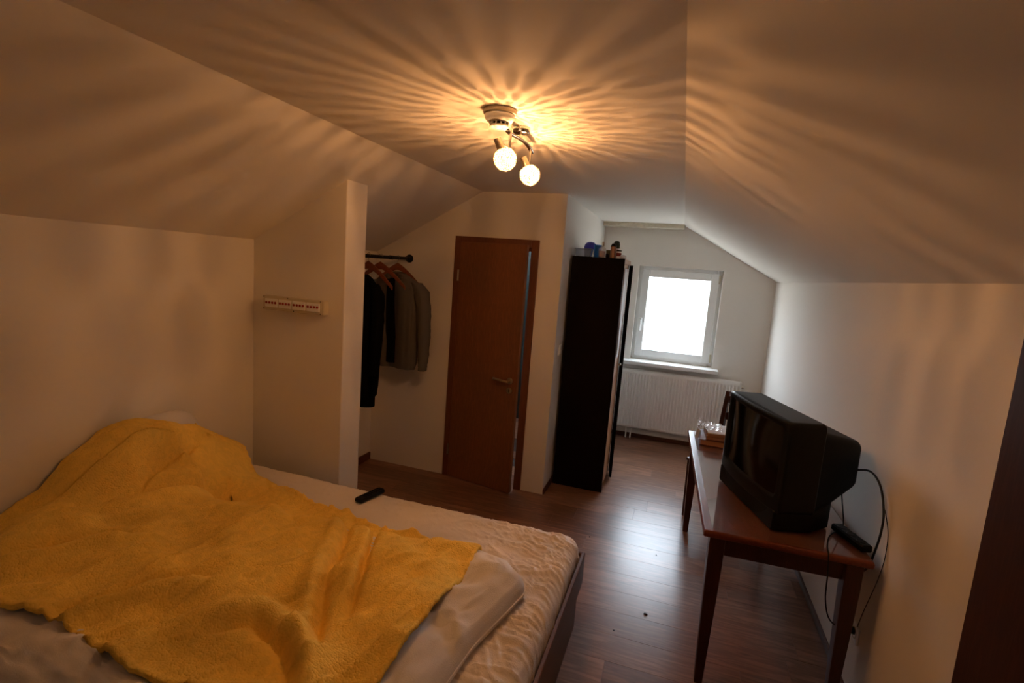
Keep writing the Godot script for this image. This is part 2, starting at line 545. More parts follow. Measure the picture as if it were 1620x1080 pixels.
func build_door() -> void:
	var o := thing("door_1", "brown wooden bathroom door standing slightly ajar with metal lever handle", "door", Vector3(0, 0, DOORWALL), 0, "", "structure")
	var F = M.frame_wood
	var fw := 0.06
	for r in [[DX0, DX0 + fw, 0.006, DTOP], [DX1 - fw, DX1, 0.006, DTOP], [DX0 + fw, DX1 - fw, DTOP - fw, DTOP]]:
		var m := MB.new()
		span(m, r[0], r[1], r[2], r[3], -0.004, 0.016, 0.003)
		part("frame", m, F, o)
	for r in [[DX0 + 0.05, DX0 + 0.058, 0.006, DTOP - 0.05], [DX1 - 0.056, DX1 - 0.05, 0.006, DTOP - 0.05], [DX0 + 0.06, DX1 - 0.06, DTOP - 0.085, DTOP - 0.055]]:
		var m := MB.new()
		span(m, r[0], r[1], r[2], r[3], -0.12, -0.03, 0.003)
		part("jamb", m, F, o)
	# the leaf hangs on the left, its free edge swung a little into the room
	var leaf := Node3D.new()
	leaf.name = "leaf"
	o.add_child(leaf)
	leaf.position = Vector3(DX0 + 0.05, 0, 0.02)
	leaf.rotation.y = -deg_to_rad(10)
	var m := MB.new()
	var w := 0.606
	span(m, 0.004, w, 0.012, DTOP - 0.045, -0.035, 0.004, 0.003)
	part("door_panel", m, M.door_wood, leaf)
	var h := MB.new()
	h.lathe([Vector2(0, 0), Vector2(0.026, 0), Vector2(0.026, 0.006), Vector2(0.022, 0.009), Vector2(0, 0.009)], 24, Transform3D(Basis(Vector3.RIGHT, PI / 2), Vector3(w - 0.062, 0.93, 0.004)))
	h.rod(Vector3(w - 0.062, 0.93, 0.01), Vector3(w - 0.062, 0.93, 0.055), 0.0095, 0.0095)
	h.tube([Vector3(w - 0.062, 0.93, 0.048), Vector3(w - 0.085, 0.931, 0.054), Vector3(w - 0.13, 0.935, 0.054), Vector3(w - 0.19, 0.939, 0.052)], 0.0095, 12)
	part("handle", h, M.brushed, leaf, "metal lever handle")
	var e := MB.new()
	e.lathe([Vector2(0, 0), Vector2(0.025, 0), Vector2(0.025, 0.005), Vector2(0.021, 0.008), Vector2(0, 0.008)], 24, Transform3D(Basis(Vector3.RIGHT, PI / 2), Vector3(w - 0.062, 0.852, 0.004)))
	part("escutcheon", e, M.brushed, leaf)
	var k := MB.new()
	span(k, w - 0.066, w - 0.058, 0.838, 0.866, 0.010, 0.0135, 0.001)
	part("keyhole", k, M.hole, leaf)
	for yy in [0.25, 1.72]:
		var c := MB.new()
		c.rod(Vector3(0.0, yy - 0.045, 0.01), Vector3(0.0, yy + 0.045, 0.01), 0.008, 0.008)
		part("hinge", c, M.brushed, leaf)

# ------------------------------------------------------------------ bed
const BED := 0.5     # top of the mattress

var wav := FastNoiseLite.new()
func nz(x: float, z: float, f: float, s := 0.0) -> float:
	return wav.get_noise_2d(x * f + s * 17.3, z * f - s * 9.1)

func seg_dist(p: Vector2, line: Array) -> Array:
	# distance to a polyline, and the signed side
	var best := 1e9
	var side := 1.0
	var along := 0.0
	for k in line.size() - 1:
		var a: Vector2 = line[k]
		var b: Vector2 = line[k + 1]
		var t := clampf((p - a).dot(b - a) / (b - a).length_squared(), 0.0, 1.0)
		var d := p.distance_to(a.lerp(b, t))
		if d < best:
			best = d
			side = signf((b - a).cross(p - a))
			along = (k + t) / (line.size() - 1)
	return [best, side, along]

func crease(p: Vector2, line: Array, depth: float, ridge: float, w: float) -> float:
	var q := seg_dist(p, line)
	var d: float = q[0]
	if d > w * 4.0:
		return 0.0
	var fade := smoothstep(0.0, 0.2, q[2]) * (1.0 - smoothstep(0.75, 1.0, q[2]))
	fade = lerpf(0.25, 1.0, fade)
	var y := -depth * exp(-pow(d / (w * 0.38), 2.0))
	if q[1] > 0.0:
		y += ridge * exp(-pow((d - w) / (w * 0.75), 2.0))
	return y * fade

func pillow_top(z: float) -> float:
	var k := [[-2.52, 0.50], [-2.40, 0.56], [-2.33, 0.64], [-2.13, 0.79], [-2.0, 0.865], [-1.86, 0.925], [-1.75, 0.925], [-1.63, 0.90], [-1.50, 0.82], [-1.38, 0.72], [-1.22, 0.63], [-1.0, 0.56], [-0.8, 0.52]]
	for i in k.size() - 1:
		if z <= k[i + 1][0]:
			return lerpf(k[i][1], k[i + 1][1], clampf((z - k[i][0]) / (k[i + 1][0] - k[i][0]), 0, 1))
	return 0.5

func pillow_h(x: float, z: float) -> float:
	var s := 1.0 - smoothstep(-2.44, -1.98, x)
	return (pillow_top(z) - BED) * s

var duvet_line := [Vector2(-0.73, -2.02), Vector2(-0.56, -1.97), Vector2(-0.455, -1.87), Vector2(-0.49, -1.70), Vector2(-0.535, -1.5), Vector2(-0.555, -1.25), Vector2(-0.58, -0.8), Vector2(-1.3, -0.76), Vector2(-2.2, -0.78), Vector2(-2.36, -1.2), Vector2(-2.3, -1.86), Vector2(-1.6, -1.88), Vector2(-0.95, -1.95), Vector2(-0.73, -2.02)]
func duvet_h(x: float, z: float) -> float:
	var p := Vector2(x, z)
	if not Geometry2D.is_point_in_polygon(p, PackedVector2Array(duvet_line)):
		return 0.0
	var d: float = seg_dist(p, duvet_line)[0]
	var t := clampf(d / 0.13, 0.0, 1.0)
	return 0.085 * sqrt(1.0 - (1.0 - t) * (1.0 - t)) + 0.012 * t * (1.0 + 2.0 * nz(x, z, 3.0, 1.0))

func blanket_y(x: float, z: float) -> float:
	var p := Vector2(x, z)
	var y := BED + maxf(pillow_h(x, z), 0.0) + duvet_h(x, z) * (1.0 - smoothstep(0.05, 0.2, pillow_h(x, z))) + 0.022 + 0.03 * smoothstep(0.0, 0.02, duvet_h(x, z))
	y += crease(p, [Vector2(-1.41, -2.08), Vector2(-1.23, -1.75), Vector2(-1.11, -1.47), Vector2(-0.99, -1.28), Vector2(-0.85, -1.09)], 0.030, 0.032, 0.05)
	y += crease(p, [Vector2(-1.25, -2.06), Vector2(-1.1, -1.74), Vector2(-1.0, -1.53), Vector2(-0.93, -1.34)], 0.038, 0.017, 0.04)
	y += crease(p, [Vector2(-2.02, -2.16), Vector2(-2.09, -1.92), Vector2(-2.12, -1.73), Vector2(-2.18, -1.52)], 0.068, 0.032, 0.05)
	y += crease(p, [Vector2(-2.30, -2.0), Vector2(-2.25, -1.78), Vector2(-2.2, -1.6), Vector2(-2.24, -1.38)], 0.054, 0.043, 0.06)
	y += crease(p, [Vector2(-1.72, -0.93), Vector2(-1.71, -1.05), Vector2(-1.66, -1.14), Vector2(-1.55, -1.26), Vector2(-1.42, -1.3)], 0.027, 0.043, 0.06)
	y += crease(p, [Vector2(-2.2, -1.05), Vector2(-2.13, -1.17), Vector2(-2.04, -1.32), Vector2(-1.9, -1.4)], 0.027, 0.032, 0.06)
	y += crease(p, [Vector2(-0.82, -0.98), Vector2(-1.0, -1.13), Vector2(-1.15, -1.18), Vector2(-1.25, -1.08)], 0.024, 0.043, 0.06)
	y += crease(p, [Vector2(-1.75, -2.1), Vector2(-1.62, -1.85), Vector2(-1.45, -1.72)], 0.011, 0.020, 0.07)
	y += 0.034 * nz(x, z, 2.2, 2.0) + 0.008 * nz(x * 1.8 + z * 0.8, z * 0.5 - x * 0.4, 7.0, 3.0) + 0.0015 * nz(x, z, 30.0, 4.0)
	# drape folds running towards the viewer
	y += 0.016 * pow(1.0 - minf(1.0, absf(nz(x * 1.5 + z * 0.55, z * 0.35, 3.2, 40.0)) * 2.0), 3.0) * smoothstep(-2.0, -1.6, x)
	return y

var near_hem := [Vector2(-2.505, -0.84), Vector2(-2.1, -0.86), Vector2(-1.88, -0.93), Vector2(-1.7, -0.97), Vector2(-1.52, -0.935), Vector2(-1.3, -0.90), Vector2(-1.0, -0.95), Vector2(-0.68, -1.02)]
func under_blanket(p: Vector2, y: float) -> float:
	# the duvet stays below the blanket wherever the blanket lies on it
	var hem := -1.02
	for k in near_hem.size() - 1:
		if p.x >= near_hem[k].x and p.x <= near_hem[k + 1].x:
			hem = lerpf(near_hem[k].y, near_hem[k + 1].y, (p.x - near_hem[k].x) / (near_hem[k + 1].x - near_hem[k].x))
	var inside := smoothstep(-0.685, -0.72, p.x) * smoothstep(hem - 0.015, hem - 0.05, p.y)
	return lerpf(y, minf(y, blanket_y(p.x, p.y) - 0.016), inside)

func polyline_at(k: Array, t: float) -> Vector2:
	var l := 0.0
	var ls := [0.0]
	for i in k.size() - 1:
		l += k[i].distance_to(k[i + 1])
		ls.append(l)
	for i in k.size() - 1:
		if t * l <= ls[i + 1] + 1e-6:
			return k[i].lerp(k[i + 1], clampf((t * l - ls[i]) / (ls[i + 1] - ls[i]), 0, 1))
	return k[-1]

func build_bed() -> void:
	wav.seed = 7
	wav.frequency = 1.0
	wav.noise_type = FastNoiseLite.TYPE_SIMPLEX_SMOOTH
	wav.fractal_octaves = 2
	var o := thing("bed_frame", "brown wooden box bed frame under the white mattress", "bed", Vector3(0, 0, 0))
	var x1 := -0.318
	var z0 := -2.475
	for r in [["side_rail", x1 - 0.018, x1, 0.25, 0.415, z0, -0.62], ["side_rail", -2.5, x1 - 0.018, 0.25, 0.415, z0, z0 + 0.018], ["side_rail", -2.5, x1 - 0.018, 0.25, 0.415, -0.65, -0.62], ["head_rail", -2.53 + 0.005, -2.5, 0.25, 0.47, z0, -0.62],
			["base_panel", x1 - 0.045, x1 - 0.02, 0.006, 0.245, z0 + 0.01, -0.63], ["base_panel", -2.5, x1 - 0.045, 0.006, 0.245, z0 + 0.01, z0 + 0.035], ["slat_deck", -2.5, x1 - 0.018, 0.27, 0.30, z0 + 0.018, -0.65]]:
		var m := MB.new()
		span(m, r[1], r[2], r[3], r[4], r[5], r[6], 0.003)
		part(r[0], m, M.bed_wood, o)
	# mattress in a wrinkled fitted sheet: rounded block, its skirt gathered
	var t := thing("mattress", "mattress in a wrinkled white fitted sheet on the brown bed frame", "mattress", Vector3(-1.422, BED, -1.575))
	var hx := 1.082
	var hz := 0.905
	var r := 0.075
	var skirt := r * PI / 2 + 0.10
	var m := MB.new()
	var nx := 280
	var nzz := 220
	var us := []
	var vs := []
	for i in nx: us.append(lerpf(-hx + r - skirt, hx - r + skirt, i / (nx - 1.0)))
	for j in nzz: vs.append(lerpf(-hz + r - skirt, hz - r + skirt, j / (nzz - 1.0)))
	m.grid(nx, nzz, func(i, j):
		var u: float = us[i]
		var v: float = vs[j]
		var cr := r
		var dx := maxf(absf(u) - (hx - cr), 0.0) * signf(u)
		var dz := maxf(absf(v) - (hz - cr), 0.0) * signf(v)
		var d := sqrt(dx * dx + dz * dz)
		var cx := clampf(u, -hx + cr, hx - cr)
		var cz := clampf(v, -hz + cr, hz - cr)
		var wx := cx - 1.43
		var wz := cz - 1.575
		# wrinkles run in from the foot end
		var foot := smoothstep(0.35, 1.05, u)
		var side := smoothstep(-0.5, -0.9, v)
		var bend := nz(u, v, 3.0, 30.0) * 0.06
		var ridge := func(a: float, b: float, k: float) -> float: return pow(1.0 - minf(1.0, absf(nz(a, b, 1.0, k)) * 1.8), 5.0)
		var wr: float = foot * 0.011 * (ridge.call(u * 1.2 + 3.0, (v + bend) * 15.0, 5.0) + 0.6 * ridge.call(u * 4.0, (v + u * 0.25 + bend) * 24.0, 6.0))
		wr += side * 0.006 * ridge.call((u + v * 0.6 + bend) * 9.0, v * 5.0, 7.0)
		wr += 0.006 * nz(u * 0.7 + v * 0.5, v * 0.8, 4.0, 8.0) + foot * 0.006 * ridge.call((u - v * 0.7 + bend) * 6.0, (v + u * 0.5) * 3.0, 9.0)
		if d < 1e-6:
			return Vector3(cx, wr, cz)
		var dir := Vector3(dx, 0, dz) / d
		var out := 0.0
		var down := 0.0
		if d < cr * PI / 2:
			out = cr * sin(d / cr)
			down = cr * (1.0 - cos(d / cr))
		else:
			out = cr
			down = cr + d - cr * PI / 2
		var gather := smoothstep(0.02, 0.12, down) * 0.014 * (nz(wx * 1.0 + wz * 1.0, down * 0.3, 26.0, 10.0) + 0.6 * nz(wx + wz, down, 55.0, 11.0))
		return Vector3(cx, 0, cz) + dir * (out + gather) + Vector3(0, -down + wr * (1.0 - smoothstep(0.0, 0.1, down)), 0), false, Vector3.UP)
	part("fitted_sheet", m, M.sheet, t)
	m = MB.new()
	m.box(Vector3(0, -0.1, 0), Vector3(2 * hx - 0.1, 0.17, 2 * hz - 0.1), 0.04)
	part("core", m, M.sheet, t)
	# white duvet lying under the blanket
	var dv := thing("duvet", "puffy white duvet under the yellow blanket, its corner sticking out near the foot", "duvet", Vector3(0, 0, 0))
	m = MB.new()
	m.grid(150, 110, func(i, j):
		var a := polyline_at(duvet_line, i / 150.0)
		var c := Vector2(-1.45, -1.4)
		# rows: from the under edge up and over towards the middle
		var s: float = j / 109.0
		if s < 0.12:
			var q := s / 0.12 * PI / 2     # bulging side
			var mid := a.lerp(c, 0.02)
			var e := Vector3(mid.x, BED + 0.004 + 0.028 * (1.0 - cos(q)), mid.y) + Vector3(a.x - mid.x, 0, a.y - mid.y).normalized() * 0.02 * sin(q)
			e.y = under_blanket(Vector2(e.x, e.z), e.y)
			return e
		var t2 := (s - 0.12) / 0.88
		var p := a.lerp(c, t2 * t2 * 0.4 + 0.6 * t2)
		var y := BED + 0.032 + duvet_h(p.x, p.y)
		var dd: float = seg_dist(p, duvet_line)[0]
		y += crease(p, [Vector2(-0.56, -1.4), Vector2(-0.64, -1.47), Vector2(-0.75, -1.5)], 0.03, 0.02, 0.035)
		y += 0.018 * smoothstep(0.0, 0.09, dd) * nz(p.x + p.y * 0.6, p.y - p.x * 0.2, 7.0, 12.0) + 0.012 * smoothstep(0.01, 0.06, dd) * pow(1.0 - minf(1.0, absf(nz(p.x * 5.0 + p.y * 8.0, p.y * 2.0 - p.x * 3.0, 1.0, 13.0)) * 1.8), 4.0)
		y += 0.004 * exp(-pow((dd - 0.022) / 0.006, 2.0))
		y = under_blanket(p, y)
		return Vector3(p.x, y, p.y), true)
	part("cover", m, M.duvet, dv)
	m = MB.new()
	var pipe := []
	for k in 26:
		var q := polyline_at(duvet_line, 0.02 + 0.27 * k / 25.0)
		pipe.append(Vector3(q.x, BED + 0.036, q.y))
	m.tube(pipe, 0.0035, 6)
	part("piping", m, M.duvet, dv)
	# white pillow leaning on the wall
	var pl := thing("pillow", "white pillow leaning against the left wall, its top showing above the yellow blanket", "pillow", Vector3(-2.495, BED + 0.002, -1.85))
	m = MB.new()
	m.grid(40, 24, func(i, j):
		var a: float = TAU * i / 40.0
		var b: float = -PI / 2 + PI * j / 23.0
		var c := signf(cos(a)) * pow(absf(cos(a)), 0.45)
		var s := signf(sin(a)) * pow(absf(sin(a)), 0.45)
		var rad := pow(cos(b), 0.6)
		var yy := 0.225 + s * 0.215 * rad
		return Vector3(0.045 + sin(b) * 0.075 + 0.04 * (1.0 - yy / 0.44), yy, c * 0.31 * rad * (1.0 - 0.25 * (yy / 0.44))), true)
	part("pillowcase", m, M.duvet, pl)
	# yellow blanket
	var far := [Vector2(-2.505, -2.30), Vector2(-2.30, -2.29), Vector2(-2.13, -2.20), Vector2(-1.95, -2.22), Vector2(-1.70, -2.15), Vector2(-1.5, -2.10), Vector2(-1.3, -2.07), Vector2(-0.97, -2.075), Vector2(-0.71, -2.055)]
	var right := [Vector2(-0.71, -2.055), Vector2(-0.675, -1.75), Vector2(-0.665, -1.46), Vector2(-0.67, -1.26), Vector2(-0.68, -1.02)]
	var near := near_hem
	var left := [Vector2(-2.505, -2.30), Vector2(-2.50, -2.10), Vector2(-2.37, -2.03), Vector2(-2.365, -1.90), Vector2(-2.44, -1.80), Vector2(-2.505, -1.68), Vector2(-2.505, -0.84)]
	m = MB.new()
	var bu := 260
	var bv := 200
	var at := func(s: float, q: float) -> Vector2:
		var e := polyline_at(far, s).lerp(polyline_at(near, s), q) + polyline_at(left, q).lerp(polyline_at(right, q), s)
		var c: Vector2 = far[0].lerp(far[-1], s).lerp(near[0].lerp(near[-1], s), q)
		return e - c
	m.grid(bu, bv, func(i, j):
		var s := clampf((i - 2.0) / (bu - 5.0), 0.0, 1.0)
		var q := clampf((j - 2.0) / (bv - 5.0), 0.0, 1.0)
		var p: Vector2 = at.call(s, q)
		var y := blanket_y(p.x, p.y)
		var edge := minf(minf(s * 1.8, (1.0 - s) * 1.8), minf(q, 1.0 - q) * 1.2)
		y += 0.006 * exp(-pow((edge - 0.012) / 0.012, 2.0))
		p += Vector2(nz(p.x, p.y, 24.0, 14.0), nz(p.x, p.y, 24.0, 15.0)) * 0.004 * exp(-edge * 60.0)
		# the hem turns under
		var rim := mini(mini(i, bu - 1 - i), mini(j, bv - 1 - j))
		if rim == 1:
			y -= 0.012
		elif rim == 0:
			y -= 0.02
			p = p.lerp(Vector2(-1.6, -1.6), 0.012)
		return Vector3(p.x, maxf(y, BED + 0.006), p.y), false, Vector3.UP)
	var bl := part("blanket", m, M.blanket)
	tag(bl, "rumpled fuzzy yellow blanket spread over the bed and pillow", "blanket")
	# remote control on the sheet
	var rc := thing("remote_control", "black remote control lying on the white sheet beside the yellow blanket", "remote control", Vector3(-1.50, BED + 0.009, -2.355), deg_to_rad(-12))
	m = MB.new()
	m.loft([rrect(-0.024, 0.024, -0.09, 0.09, 0.014, 0.0), rrect(-0.027, 0.027, -0.095, 0.095, 0.016, 0.006), rrect(-0.026, 0.026, -0.094, 0.094, 0.016, 0.016), rrect(-0.022, 0.022, -0.09, 0.09, 0.014, 0.02)].map(func(l): return l.map(func(p): return Vector3(p.x, p.z, p.y))))
	part("body", m, M.black_plastic, rc)
	for a in 7:
		for b in 3:
			m = MB.new()
			m.box(Vector3(-0.013 + 0.013 * b, 0.0205, -0.07 + 0.019 * a), Vector3(0.008, 0.003, 0.009), 0.001)
			part("button", m, M.black_soft, rc)

# ------------------------------------------------------------------ table and television
const TYAW := 0.035
func build_table() -> void:
	var o := thing("table", "reddish brown wooden table with tapered legs carrying the television", "table", Vector3(0.50, 0, -3.091), TYAW)
	var hx := 0.325
	var hz := 0.79
	var m := MB.new()
	m.loft([rrect(-hx + 0.004, hx - 0.004, -hz + 0.004, hz - 0.004, 0.004, 0.718), rrect(-hx, hx, -hz, hz, 0.006, 0.724), rrect(-hx, hx, -hz, hz, 0.006, 0.738), rrect(-hx + 0.004, hx - 0.004, -hz + 0.004, hz - 0.004, 0.006, 0.746)].map(func(l): return l.map(func(p): return Vector3(p.x, p.z, p.y))))
	part("tabletop", m, M.table_wood, o)
	for s in [-1.0, 1.0]:
		m = MB.new()
		span(m, s * (hx - 0.075), s * (hx - 0.055), 0.63, 0.718, -hz + 0.08, hz - 0.08, 0.002)
		part("apron", m, M.leg_wood, o)
		m = MB.new()
		span(m, -hx + 0.08, hx - 0.08, 0.63, 0.718, s * (hz - 0.06), s * (hz - 0.04), 0.002)
		part("apron", m, M.leg_wood, o)
		for q in [-1.0, 1.0]:
			m = MB.new()
			var c := Vector3(s * (hx - 0.062), 0, q * (hz - 0.045))
			var loops := []
			for k in [[0.006, 0.016, 0.012], [0.012, 0.018, 0.010], [0.60, 0.032, 0.0], [0.717, 0.032, 0.0]]:
				loops.append(rrect(-k[1], k[1], -k[1], k[1], 0.004, 0, 2).map(func(p): return c + Vector3(p.x - s * -0.0 * k[2], k[0], p.y)))
			m.loft(loops)
			part("leg", m, M.leg_wood, o)
	var g := part("table_glass", glass_plate(hx, hz), M.tabletop_glass)
	g.position = Vector3(0.50, 0, -3.091)
	g.rotation.y = TYAW
	tag(g, "clear glass sheet covering the reddish brown table", "glass")

func glass_plate(hx: float, hz: float) -> MB:
	var m := MB.new()
	span(m, -hx + 0.035, hx - 0.012, 0.7475, 0.7515, -hz + 0.012, hz - 0.012, 0.001)
	return m

func build_television() -> void:
	var o := thing("television", "bulky black tube television standing on the reddish brown table", "television", Vector3(0.4045, 0.7535, -2.687), deg_to_rad(-71.5))
	o.scale.y = 1.035
	var hw := 0.3025
	var bulge := func(x: float) -> float: return 0.028 * (1.0 - pow(x / hw, 2.0))
	# cabinet: front block, stepped tapering tube housing
	var m := MB.new()
	var L := []
	for k in [[-0.002, 0.010], [-0.012, 0.0], [-0.150, 0.0], [-0.158, 0.006]]:
		L.append(rrect(-hw + k[1], hw - k[1], 0.075 + k[1], 0.475 - k[1], 0.022, k[0]))
	for l in L.slice(0, 1):
		for p in l.size():
			l[p].z += 0.0
	m.loft(L)
	part("front_cabinet", m, M.black_plastic, o)
	m = MB.new()
	m.loft([rrect(-0.265, 0.265, 0.07, 0.438, 0.03, -0.15), rrect(-0.255, 0.255, 0.06, 0.425, 0.035, -0.20), rrect(-0.19, 0.19, 0.165, 0.382, 0.03, -0.385), rrect(-0.18, 0.18, 0.175, 0.372, 0.028, -0.40)])
	part("tube_housing", m, M.black_soft, o)
	m = MB.new()
	m.loft([rrect(-hw + 0.02, hw - 0.02, 0.0, 0.085, 0.012, 0.012), rrect(-hw + 0.012, hw - 0.012, 0.0, 0.09, 0.012, 0.0), rrect(-hw + 0.015, hw - 0.015, 0.0, 0.085, 0.012, -0.16), rrect(-0.23, 0.23, 0.0, 0.125, 0.012, -0.27)])
	part("base", m, M.black_plastic, o)
	# curved bezel around the screen
	m = MB.new()
	var ring := []
	var outer := rrect(-hw, hw, 0.075, 0.475, 0.02, 0.0, 6)
	var spec := [[0.0, -0.012], [0.001, -0.001], [0.008, 0.004], [0.036, 0.004], [0.042, -0.002], [0.05, -0.008]]
	for s in spec:
		var inset: float = s[0]
		var loop := []
		var seg := 12
		for side in 4:
			for k in seg:
				var t := -1.0 + 2.0 * k / seg
				var ax := hw - inset
				var ay := 0.2 - inset
				var q: Vector2 = [Vector2(t, -1), Vector2(1, t), Vector2(-t, 1), Vector2(-1, -t)][side]
				# soften the corners
				var rr := 0.07 if inset < 0.03 else 0.12
				var e := Vector2(q.x * ax, q.y * ay)
				var corner := maxf(absf(q.x) + absf(q.y) - (2.0 - rr), 0.0) / rr
				e *= 1.0 - 0.012 * corner * corner * (1.0 if inset < 0.03 else 2.0)
				var low := 0.018 if inset > 0.03 else 0.0
				loop.append(Vector3(e.x, 0.275 + e.y + low, bulge.call(e.x) + s[1]))
		ring.append(loop)
	m.loft(ring, false)
	part("bezel", m, M.black_plastic, o)
	m = MB.new()
	m.grid(24, 18, func(i, j):
		var x := lerpf(-hw + 0.046, hw - 0.046, i / 23.0)
		var y := lerpf(0.275 - 0.154 + 0.018, 0.275 + 0.154 + 0.018, j / 17.0)
		var z: float = bulge.call(x) - 0.008 + 0.010 * (1.0 - pow(x / 0.24, 2.0)) * (1.0 - pow((y - 0.293) / 0.155, 2.0))
		return Vector3(x, y, z), false, Vector3(0, 0, 1))
	part("screen", m, M.dark_screen, o, "dark curved glass screen")
	# lower control strip, curved like the bezel
	m = MB.new()
	m.grid(24, 6, func(i, j):
		var x := lerpf(-hw + 0.02, hw - 0.02, i / 23.0)
		var t: float = j / 5.0
		return Vector3(x, lerpf(0.004, 0.08, t), bulge.call(x) * lerpf(0.75, 1.0, t) - lerpf(0.006, -0.001, t) + 0.012 * (1.0 - t) * 0.0), false, Vector3(0, 0, 1))
	part("control_strip", m, M.black_soft, o)

# ------------------------------------------------------------------ wardrobe and what stands on it
func build_wardrobe() -> void:
	var o := thing("wardrobe", "tall narrow dark brown wardrobe against the side wall by the window", "wardrobe", Vector3(0, 0, 0))
	var x0 := -0.88
	var x1 := -0.475
	var z0 := -4.715
	var z1 := -4.20
	for r in [["side_panel", x0, x1 + 0.0165, 0.006, 1.945, z1 - 0.018, z1, "wenge"], ["side_panel", x0, x1, 0.006, 1.945, z0, z0 + 0.018, "wenge"], ["top_panel", x0, x1, 1.927, 1.945, z0 + 0.018, z1 - 0.018, "wenge"],
			["back_panel", x0, x0 + 0.008, 0.03, 1.93, z0 + 0.018, z1 - 0.018, "wenge"], ["plinth", x1 - 0.03, x1 - 0.012, 0.006, 0.07, z0 + 0.018, z1 - 0.018, "front_wood"], ["bottom_panel", x0 + 0.008, x1, 0.07, 0.088, z0 + 0.018, z1 - 0.018, "front_wood"],
			["cornice", x1, x1 + 0.014, 1.905, 1.945, z0, z1 - 0.019, "front_wood"], ["door", x1, x1 + 0.016, 0.075, 1.903, -4.51, z1 - 0.019, "front_wood"]]:
		var m := MB.new()
		span(m, r[1], r[2], r[3], r[4], r[5], r[6], 0.0015)
		part(r[0], m, M[r[7]], o, "light glossy wooden door" if r[0] == "door" else "")
	# second door hinged at the far end and left a little open
	var d := Node3D.new()
	d.name = "door"
	o.add_child(d, true)
	d.set_meta("label", "dark wooden door left ajar")
	d.position = Vector3(x1 + 0.004, 0, z0 + 0.004)
	d.rotation.y = deg_to_rad(10)
	var m := MB.new()
	span(m, 0, 0.018, 0.03, 1.905, 0.0, 0.198, 0.0015)
	part("door_panel", m, M.wenge, d)
	m = MB.new()
	m.rod(Vector3(x1 + 0.012, 1.06, -4.47), Vector3(x1 + 0.034, 1.06, -4.47), 0.006, 0.006)
	m.lathe([Vector2(0, 0), Vector2(0.008, 0.0), Vector2(0.013, 0.006), Vector2(0.012, 0.013), Vector2(0, 0.016)], 16, Transform3D(Basis(Vector3(0, 0, 1), -PI / 2), Vector3(x1 + 0.03, 1.06, -4.47)))
	part("knob", m, M.chrome, o)
	# torn paper on the light door, lengthened to stand for the white window reflection
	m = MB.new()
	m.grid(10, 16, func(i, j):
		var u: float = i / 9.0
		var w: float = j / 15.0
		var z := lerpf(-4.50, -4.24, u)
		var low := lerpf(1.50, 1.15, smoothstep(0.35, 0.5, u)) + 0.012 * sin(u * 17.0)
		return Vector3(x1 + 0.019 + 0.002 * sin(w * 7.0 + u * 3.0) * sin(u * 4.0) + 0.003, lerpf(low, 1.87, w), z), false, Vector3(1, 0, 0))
	tag(part("paper_and_reflection", m, M.paper), "torn white paper sheet, its length standing in for the window reflection on the light wardrobe door", "paper")
	# things on top
	var y := 1.946
	var t := thing("storage_box", "low translucent blue plastic box on the near left corner of the wardrobe top", "box", Vector3(-0.80, y, -4.27))
	m = MB.new()
	m.loft([rrect(-0.06, 0.06, -0.045, 0.045, 0.012, 0.0), rrect(-0.066, 0.066, -0.05, 0.05, 0.014, 0.055)].map(func(l): return l.map(func(p): return Vector3(p.x, p.z, p.y))))
	part("tub", m, M.blue_clear, t)
	m = MB.new()
	m.box(Vector3(0, 0.06, 0), Vector3(0.14, 0.008, 0.108), 0.003)
	part("lid", m, M.blue_clear, t)
	t = thing("violet_tub", "round topped violet plastic tub behind the translucent blue box on the wardrobe", "tub", Vector3(-0.775, y, -4.40))
	m = MB.new()
	m.lathe([Vector2(0, 0), Vector2(0.045, 0.0), Vector2(0.05, 0.06), Vector2(0.05, 0.075)], 20)
	part("cup", m, M.blue_clear, t)
	m = MB.new()
	m.lathe([Vector2(0.053, 0.072), Vector2(0.054, 0.082), Vector2(0.046, 0.108), Vector2(0.028, 0.125), Vector2(0, 0.13)], 20)
	part("lid", m, M.violet_plastic, t)
	t = thing("blue_cup", "small bright blue plastic cup beside the violet tub on the wardrobe", "cup", Vector3(-0.70, y, -4.33))
	m = MB.new()
	m.lathe([Vector2(0, 0), Vector2(0.028, 0.0), Vector2(0.034, 0.098), Vector2(0.036, 0.102), Vector2(0.031, 0.1), Vector2(0.026, 0.006), Vector2(0, 0.006)], 20)
	part("cup", m, M.blue_plastic, t)
	t = thing("perfume_bottle", "clear perfume bottle with pinkish liquid and slim metal cap on the wardrobe", "bottle", Vector3(-0.648, y, -4.245))
	m = MB.new()
	m.lathe([Vector2(0, 0), Vector2(0.028, 0.0), Vector2(0.031, 0.005), Vector2(0.031, 0.06), Vector2(0.024, 0.078), Vector2(0.010, 0.088), Vector2(0, 0.088)], 20)
	part("flask", m, M.clear_glass, t)
	m = MB.new()
	m.lathe([Vector2(0, 0.005), Vector2(0.021, 0.005), Vector2(0.022, 0.052), Vector2(0, 0.054)], 16)
	part("liquid", m, M.pink_glass, t)
	m = MB.new()
	m.lathe([Vector2(0, 0.087), Vector2(0.009, 0.087), Vector2(0.0095, 0.118), Vector2(0.007, 0.124), Vector2(0, 0.125)], 16)
	part("cap", m, M.chrome, t)
	t = thing("black_tube", "small black rounded tube between the perfume bottle and the tan spray can", "cap", Vector3(-0.606, y, -4.235))
	m = MB.new()
	m.lathe([Vector2(0, 0), Vector2(0.012, 0.0), Vector2(0.012, 0.022), Vector2(0.008, 0.034), Vector2(0, 0.037)], 16)
	part("shell", m, M.black_plastic, t)
	t = thing("small_carton", "small olive green carton behind the black tube on the wardrobe", "carton", Vector3(-0.60, y, -4.31))
	m = MB.new()
